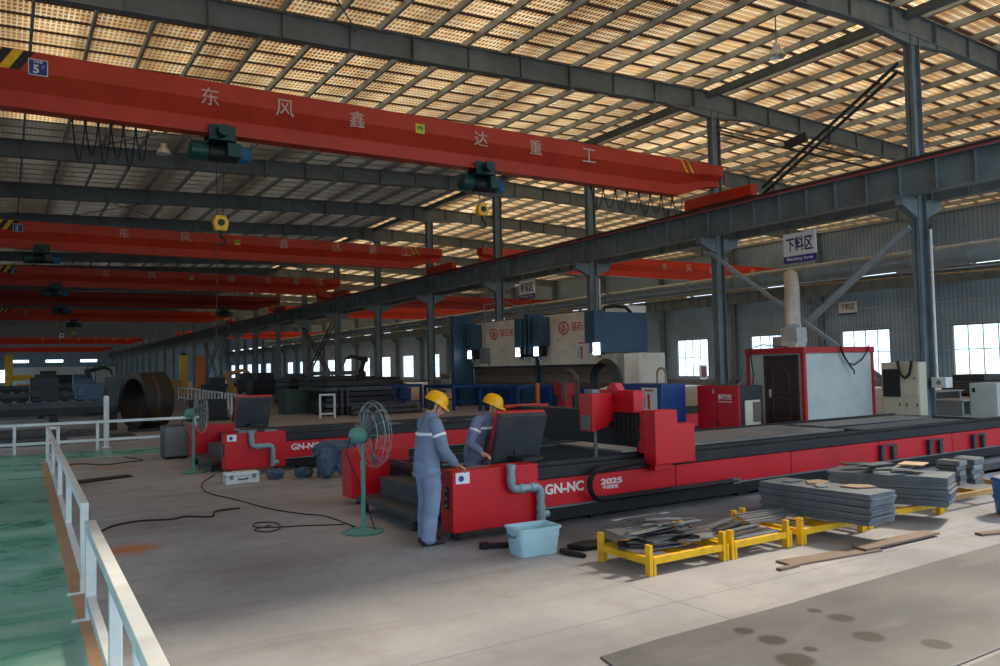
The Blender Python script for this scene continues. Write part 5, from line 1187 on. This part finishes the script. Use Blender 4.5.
for i, (x, y, w, d, h, m, lab) in enumerate(((19.5, 45, 3.6, 1.0, 1.25, BLUE, 'long blue machine bed against the bright windows'), (20.8, 55, 4.5, 1.2, 1.4, BLUE, 'second blue machine bed farther down the right bay'), (16.6, 52, 2.0, 2.0, 1.9, DGREY, 'dark grey machine block by the far columns'), (14.2, 64, 2.4, 2.0, 1.7, DGREY, 'grey machine block beside the far end of the aisle fence'), (9.6, 78, 2.5, 2, 1.6, NAVY, 'blue-grey machine far down the aisle'), (7.6, 70, 2.8, 2, 1.9, GREY, 'pale machine far down the hall right above the ring'), (18.5, 66, 3, 2, 2.0, BLACK, 'black machine far down near the middle columns'), (20.5, 78, 3.5, 2, 2.0, DGREY, 'dark machine near the far middle columns'), (5.2, 84, 4, 2, 2.2, BLACK, 'dark machine far left before the end wall'), (29.0, 44, 5, 1.4, 1.3, BLUE, 'blue machine bed in the right-hand bay left of the presses'), (34, 60, 6, 2, 1.6, GREY, 'grey machine bed far off in the right-hand bay'), (42, 34, 5, 2, 1.2, DGREY, 'grey workbench by the right wall behind the press'), (44, 22, 5, 2, 1.1, DGREY, 'dark workbench by the right wall beyond the cream cabinet'))):
    t = thing('far_machine', lab, 'machine', (x, y, 0))
    part('body', MB().box(x-w/2, x+w/2, y-d/2, y+d/2, .15, h*.7), m, t, bevel=.03); part('head', MB().box(x-w*.35, x+w*.1, y-d*.4, y+d*.4, h*.7, h), m, t, bevel=.03); part('motor', MB().cyl((x+w*.2, y-d*.3, h*.7+.15), (x+w*.42, y-d*.3, h*.7+.15), .18), GREY, t, 50)
    part('foot', MB().box(x-w/2+.1, x-w/2+.4, y-d/2, y+d/2, 0, .15).box(x+w/2-.4, x+w/2-.1, y-d/2, y+d/2, 0, .15), BLACK, t)

# ------------------------------------------------------------------ the two workers
def limb(mb, pts, r, n=14, up=(0, 0, 1), flat=1.0):
    """tapering limb with rounded ends; r per point; flat squeezes the second axis"""
    P = [Vector(p) for p in pts]; R = list(r)
    d0 = (P[0]-P[1]).normalized(); d1 = (P[-1]-P[-2]).normalized()
    P = [P[0]+d0*R[0]*.55]+P+[P[-1]+d1*R[-1]*.55]; R = [R[0]*.55]+R+[R[-1]*.55]
    return mb.tube(P, R, n, up=up, ry=[q*flat for q in R])
def spline(pts, k=3):
    P = [Vector(p) for p in pts]; out = []
    for i in range(len(P)-1):
        a, b, c, d = P[max(i-1, 0)], P[i], P[i+1], P[min(i+2, len(P)-1)]
        for j in range(k):
            u = j/k; out.append(.5*((2*b)+(-a+c)*u+(2*a-5*b+4*c-d)*u*u+(-a+3*b-3*c+d)*u**3))
    return out+[P[-1]]
def rad(r, k=3):
    out = []
    for i in range(len(r)-1): out += [r[i]+(r[i+1]-r[i])*j/k for j in range(k)]
    return out+[r[-1]]
def ell(c, ax, ay, rx, ry, n=24):
    return [Vector(c)+ax*(rx*math.cos(2*math.pi*k/n))+ay*(ry*math.sin(2*math.pi*k/n)) for k in range(n)]
def fuse(mb, voxel, smooth=6, name='body'):
    """melt overlapping volumes into one continuous skin"""
    me = mb.mesh(name); fix_normals(me)
    o = bpy.data.objects.new('tmp', me); COL.objects.link(o)
    a = o.modifiers.new('r', 'REMESH'); a.mode = 'VOXEL'; a.voxel_size = voxel
    s = o.modifiers.new('s', 'SMOOTH'); s.factor = .5; s.iterations = smooth
    bpy.context.view_layer.update()
    out = bpy.data.meshes.new_from_object(o.evaluated_get(bpy.context.evaluated_depsgraph_get()))
    bpy.data.objects.remove(o); bpy.data.meshes.remove(me); return out
def hand(mb, wrist, d, back, thumb_side, curl=.5, s=1.0):
    """palm, four bent fingers of unequal length, thumb from the side of the palm"""
    d = Vector(d).normalized(); back = Vector(back); back = (back-d*back.dot(d)).normalized(); t = d.cross(back)*thumb_side
    w = Vector(wrist)
    mb.loft([[w+d*a*s+t*(hw*s*math.cos(2*math.pi*k/12))+back*(hh*s*math.sin(2*math.pi*k/12)) for k in range(12)] for a, hw, hh in ((-.02, .024, .019), (.02, .033, .019), (.06, .041, .018), (.092, .04, .015), (.1, .034, .011))])
    for off, L, c in ((.031, .078, .9), (.011, .088, 1.0), (-.01, .083, 1.05), (-.03, .064, 1.15)):
        p = w+d*.09*s+t*off*s; dd = d.copy(); pts = [p-d*.02*s, p]
        for seg, f in ((.45, .35), (.32, .9), (.23, 1.3)):
            ang = curl*c*f; q = (d*math.cos(ang)-back*math.sin(ang)); p = p+q*L*seg*s; pts.append(p)
        limb(mb, pts, [.0095*s, .0095*s, .009*s, .0082*s, .007*s], 8)
    b = w+d*.03*s+t*.03*s
    limb(mb, [b, b+(t*.8+d*.5)*.03*s, b+(t*.6+d*.8)*.058*s-back*.012*s*curl, b+(t*.35+d*.95)*.082*s-back*.026*s*curl], [.013*s, .012*s, .0105*s, .0085*s], 8)

def worker(loc, yaw, J, label, head_pitch, head_yaw, hands, badge, cam_side=1):
    """J: joints in metres, x forward, y left, z up.  Body is one skin; helmet, hair, clothes and shoes are worn over it"""
    t = thing('person', label, 'person', loc)
    M = Matrix.Translation(Vector(loc)) @ Matrix.Rotation(yaw, 4, 'Z')
    g = {k: Vector(v) for k, v in J.items()}
    up = Vector((0, 0, 1)); Xa, Ya = Vector((1, 0, 0)), Vector((0, 1, 0))
    HM = Matrix.Translation(g['head']) @ Matrix.Rotation(head_yaw, 4, 'Z') @ Matrix.Rotation(head_pitch, 4, 'Y')
    # ---- body
    mb = MB()
    prof = [(-.125, .02, .028, .04), (-.115, .03, .042, .045), (-.09, .022, .062, .058), (-.05, .008, .08, .068), (0, 0, .093, .074), (.04, -.004, .099, .077), (.08, -.008, .092, .072), (.11, -.01, .062, .05), (.122, -.01, .03, .025)]
    mb.loft([[HM @ p for p in ell((cx, 0, z), Xa, Ya, rx, ry)] for z, cx, rx, ry in prof])
    for poly, r in (([(.088, 0, .01), (.104, 0, -.02), (.114, 0, -.038), (.098, 0, -.048)], [.009, .013, .015, .012]), ([(.082, -.026, .018), (.09, 0, .02), (.082, .026, .018)], [.012]*3), ([(.078, -.022, -.07), (.086, 0, -.071), (.078, .022, -.07)], [.008, .009, .008]), ([(.078, -.018, -.083), (.085, 0, -.084), (.078, .018, -.083)], [.008, .009, .008])):
        limb(mb, [HM @ Vector(p) for p in poly], r, 10)
    for s in (-1, 1):
        limb(mb, [HM @ Vector(p) for p in ((-.0, s*.073, .02), (-.012, s*.083, .008), (-.004, s*.08, -.028))], [.014, .018, .009], 8)
        limb(mb, [HM @ Vector((.07, s*.042, -.02)), HM @ Vector((.062, s*.05, -.03))], [.016, .014], 8)
    limb(mb, [g['neck']-Vector((0, 0, .06)), g['neck'], HM @ Vector((-.02, 0, -.07))], [.07, .058, .055], 16)
    sp = spline([g['pelvis'], g['waist'], g['chest'], g['neck']-Vector((0, 0, .03))])
    mb.loft([ell(p, Xa, Ya, a, b) for p, a, b in zip(sp, rad([.09, .085, .1, .06]), rad([.14, .125, .145, .08]))])
    for s, S in ((-1, 'r'), (1, 'l')):
        limb(mb, spline([g['neck']+Vector((0, s*.04, -.05)), g['sh'+S], g['el'+S], g['wr'+S]]), rad([.06, .05, .038, .026]))
        limb(mb, spline([g['pelvis']+Vector((0, s*.07, 0)), g['kn'+S], g['an'+S]]), rad([.08, .055, .04]))
        limb(mb, [g['an'+S], g['an'+S]+Vector((.1, 0, -.05))], [.04, .03])
        d, back, side, curl = hands[S]; hand(mb, g['wr'+S], d, back, side, curl)
    me = fuse(mb, .0068, 2); me.transform(M); me.transform(Matrix.Translation(-Vector(loc)))
    body = link('body', me, SKIN, t, 60)
    def wear(name, mb, m, voxel=.011, smooth=5, label=None):
        me = fuse(mb, voxel, smooth, name); me.transform(M); me.transform(Matrix.Translation(-Vector(loc)))
        o = link(name, me, m, t, 60)
        if label: o['label'] = label
        return o
    # ---- jacket
    mb = MB()
    sp = spline([g['hem'], g['waist'], g['chest'], g['neck']+Vector((0, 0, -.035)), g['neck']+Vector((0, 0, .005))], 4)
    ra = rad([.148, .138, .142, .09, .068], 4); rb = rad([.2, .19, .2, .125, .07], 4)
    mb.loft([ell(p, Xa, Ya, a*(1+.02*math.sin(i*2.1)), b) for i, (p, a, b) in enumerate(zip(sp, ra, rb))])
    for s, S in ((-1, 'r'), (1, 'l')):
        pts = spline([g['neck']+Vector((0, s*.06, -.06)), g['sh'+S], g['sh'+S].lerp(g['el'+S], .5)+Vector((0, s*.012, 0)), g['el'+S], g['el'+S].lerp(g['wr'+S], .55), g['wr'+S].lerp(g['el'+S], .06)], 5)
        rr = rad([.07, .076, .07, .064, .056, .048], 5)
        limb(mb, pts, [q*(1+.05*math.sin(i*1.9)+.03*math.sin(i*3.3)) for i, q in enumerate(rr)], 18)
    jacket = wear('jacket', mb, JACKET)
    # collar and cuffs
    mb = MB(); c = g['neck']+Vector((.005, 0, .012)); n1 = (HM @ Vector((-.02, 0, -.07))-c).normalized()
    ring = lambda k, r: [c+n1*k+Xa*(r*math.cos(a))+Ya*(r*.95*math.sin(a)) for a in [2*math.pi*i/24+.22 for i in range(24)]]
    mb.loft([ring(-.02, .082), ring(.02, .078), ring(.055, .074), ring(.055, .066), ring(.0, .066)], cap=False)
    wear_me = mb.mesh('collar'); fix_normals(wear_me); wear_me.transform(M); wear_me.transform(Matrix.Translation(-Vector(loc))); link('collar', wear_me, JACKET, jacket, 60)
    def plain(name, mb, m, parent, smooth=50):
        me = mb.mesh(name); fix_normals(me); me.transform(M); me.transform(Matrix.Translation(-Vector(loc))); return link(name, me, m, parent, smooth)
    for S in 'rl':
        a = g['wr'+S].lerp(g['el'+S], .04); b = g['wr'+S].lerp(g['el'+S], .2); plain('cuff', MB().tube([a, a.lerp(b, .5), b], [.044, .05, .056], 16), JACKET, jacket)
    plain('hem_band', MB().loft([ell(g['hem']+Vector((0, 0, z)), Xa, Ya, a, b) for z, a, b in ((-.02, .152, .2), (.03, .16, .21), (.03, .14, .19), (-.02, .135, .185))], closed=True), JACKET, jacket)
    # reflective tape: round both upper arms and across back and chest
    for s, S in ((-1, 'r'), (1, 'l')):
        a = g['sh'+S].lerp(g['el'+S], .42); d = (g['el'+S]-g['sh'+S]).normalized()
        plain('reflective_band', MB().tube([a-d*.016, a+d*.016], [.0815, .0795], 20), REFLECT, jacket)
    q = g['chest'].lerp(g['neck'], .12)
    plain('reflective_band', MB().loft([ell(q+Vector((0, 0, z)), Xa, Ya, a, b, 36) for z, a, b in ((-.016, .149, .203), (.016, .147, .2), (.016, .125, .17), (-.016, .125, .17))], closed=True), REFLECT, jacket)
    # pocket, zip, lanyard with yellow badge
    fx = g['chest'].x+.152
    plain('pocket', MB().box(fx-.012, fx+.004, .04, .15, g['chest'].z-.1, g['chest'].z+.0), JACKET, jacket)
    l = MB().tube([g['neck']+Vector((-.03, .055, .03)), g['neck']+Vector((.06, .06, -.02)), Vector((fx-.012, .05, g['chest'].z+.06)), Vector((fx+.012, .02, g['chest'].z-.13))], .009, 6).tube([g['neck']+Vector((-.03, -.055, .03)), g['neck']+Vector((.06, -.06, -.02)), Vector((fx-.012, -.05, g['chest'].z+.06)), Vector((fx+.012, .01, g['chest'].z-.13))], .009, 6)
    ly = plain('lanyard', l, mat('yellow_ribbon', (226, 176, 60), .7), t)
    plain('badge', MB().box(fx+.006, fx+.014, -.03, .05, g['chest'].z-.25, g['chest'].z-.13), MATS['yellow_ribbon'], ly)
    # ---- trousers
    mb = MB()
    mb.loft([ell(p, Xa, Ya, a, b) for p, a, b in ((g['pelvis']+Vector((0, 0, .1)), .125, .165), (g['pelvis']+Vector((0, 0, .02)), .145, .19), (g['pelvis']-Vector((0, 0, .08)), .14, .185))])
    for s, S in ((-1, 'r'), (1, 'l')):
        a, k, h = g['pelvis']+Vector((0, s*.088, -.02)), g['kn'+S], g['an'+S]
        pts = spline([a, a.lerp(k, .5)+Vector((.012, 0, 0)), k, k.lerp(h, .5)-Vector((.012, 0, 0)), h+Vector((-.005, 0, .0))], 5)
        rr = rad([.115, .105, .09, .088, .083], 5)
        limb(mb, pts, [q*(1+.035*math.sin(i*1.7+s)+(.05*math.sin(i*2.6) if i > 13 else 0)) for i, q in enumerate(rr)], 18)
    wear('trousers', mb, TROUSER)
    # ---- shoes
    for S in 'rl':
        a = g['an'+S]; mb = MB()
        mb.loft([[Vector((a.x+x, a.y+w*math.cos(b), max(.0, zc+h*math.sin(b)))) for b in [2*math.pi*k/16 for k in range(16)]] for x, w, h, zc in ((-.085, .025, .03, .04), (-.075, .04, .05, .05), (-.02, .044, .06, .055), (.06, .047, .045, .045), (.13, .046, .034, .036), (.175, .034, .026, .03), (.19, .015, .016, .024))])
        sh = wear('shoe', mb, BLACKP, .008, 2)
        plain('sole', MB().prism([(a.x-.09, a.y-.035), (a.x+.06, a.y-.05), (a.x+.17, a.y-.036), (a.x+.192, a.y), (a.x+.17, a.y+.036), (a.x+.06, a.y+.05), (a.x-.09, a.y+.035)], 'z', .0, .018), GREY, sh)
    # ---- hair, eyes, helmet
    mb = MB(); mb.loft([[HM @ p for p in ell((cx, 0, z), Xa, Ya, rx, ry)] for z, cx, rx, ry in ((-.075, -.045, .045, .058), (-.03, -.03, .075, .075), (.03, -.018, .09, .083), (.085, -.012, .09, .076), (.12, -.01, .05, .04))])
    hair = plain('hair', mb, HAIR, t, 60)
    for s in (-1, 1): plain('eye', MB().ball(HM @ Vector((.082, s*.03, .0)), .009, .012, .008, 10, 6), BLACKP, t)
    mb = MB(); rings = []
    for z, r in ((.028, 1.02), (.045, 1.0), (.08, .96), (.115, .84), (.14, .66), (.158, .42), (.166, .12)):
        rings.append([HM @ Vector((-.012+.14*r*math.cos(a), .115*r*math.sin(a), z)) for a in [2*math.pi*k/32 for k in range(32)]])
    rings.append([HM @ Vector((-.012+.135*.97*math.cos(a), .11*.97*math.sin(a), .03)) for a in [2*math.pi*k/32 for k in range(32)]])
    mb.loft(rings)
    hel = plain('safety_helmet', mb, HELMET, t, 60)
    def peak(k):
        a = math.radians(-70+140*k/16); r = 1+.42*max(0, math.cos(a*1.25))**1.2
        return a, r
    top, bot = [], []
    for k in range(17):
        a, r = peak(k); drop = .018*(r-1)/.42
        top.append((HM @ Vector((-.012+.139*math.cos(a), .114*math.sin(a), .042)), HM @ Vector((-.012+.139*r*math.cos(a), .114*(1+(r-1)*.3)*math.sin(a), .03-drop))))
        bot.append((HM @ Vector((-.012+.137*math.cos(a), .112*math.sin(a), .032)), HM @ Vector((-.012+.137*r*math.cos(a), .113*(1+(r-1)*.3)*math.sin(a), .022-drop))))
    plain('peak', MB().loft([[a[0], a[1], b[1], b[0]] for a, b in zip(top, bot)]), HELMET, hel, 50)
    plain('ridge', MB().loft([[HM @ Vector((-.012+.14*r*math.cos(th), s*w, z0+.005)) for s, w in ((-1, .016), (1, .016))]+[HM @ Vector((-.012+.135*r*math.cos(th), s*w, z0-.012)) for s, w in ((1, .016), (-1, .016))] for th, r, z0 in ((0, .97, .075), (0, .85, .116), (0, .67, .142), (0, .4, .161), (0, .05, .168), (math.pi, .4, .161), (math.pi, .67, .142), (math.pi, .9, .1))]), HELMET, hel, 60)
    plain('chin_strap', MB().tube([HM @ Vector(p) for p in ((.02, -.083, .03), (.03, -.072, -.05), (.055, -.03, -.115), (.055, .03, -.115), (.03, .072, -.05), (.02, .083, .03))], .005, 6), HAIR, hel)
    return t
STAND = dict(pelvis=(0, 0, .9), hem=(.0, 0, .80), waist=(.01, 0, 1.04), chest=(.035, 0, 1.24), neck=(.065, 0, 1.44), head=(.125, 0, 1.575),
             shr=(.04, -.19, 1.37), elr=(.1, -.265, 1.09), wrr=(.29, -.16, .905), shl=(.05, .19, 1.37), ell=(.13, .25, 1.10), wrl=(.29, .1, .93),
             knr=(.02, -.1, .49), anr=(-.03, -.105, .08), knl=(.03, .1, .49), anl=(.02, .105, .08))
worker((4.09, 8.18, 0), math.radians(-3), STAND, 'standing worker in grey-blue overalls and yellow helmet, looking down at the red cabinet', .5, -.3,
       {'r': ((.9, .15, -.42), (.35, 0, .9), 1, .8), 'l': ((.9, -.35, -.35), (.35, 0, .9), -1, .8)}, True)
LEAN = dict(pelvis=(-.12, 0, .88), hem=(-.1, 0, .80), waist=(-.06, 0, 1.02), chest=(.02, 0, 1.19), neck=(.09, 0, 1.365), head=(.165, 0, 1.485),
            shr=(.05, -.2, 1.3), elr=(.0, -.33, 1.03), wrr=(.2, -.4, .92), shl=(.06, .19, 1.3), ell=(.02, .27, 1.05), wrl=(.16, .2, 1.0),
            knr=(-.07, -.1, .48), anr=(-.14, -.1, .08), knl=(-.04, .1, .48), anl=(-.1, .1, .08))
worker((5.39, 9.11, 0), math.radians(-60), LEAN, 'leaning worker in grey-blue jacket and yellow helmet, behind the dark console panel', .34, .25,
       {'r': ((.94, -.1, -.25), (.25, 0, .95), 1, .7), 'l': ((.95, -.1, -.15), (.2, 0, .95), -1, .7)}, True)
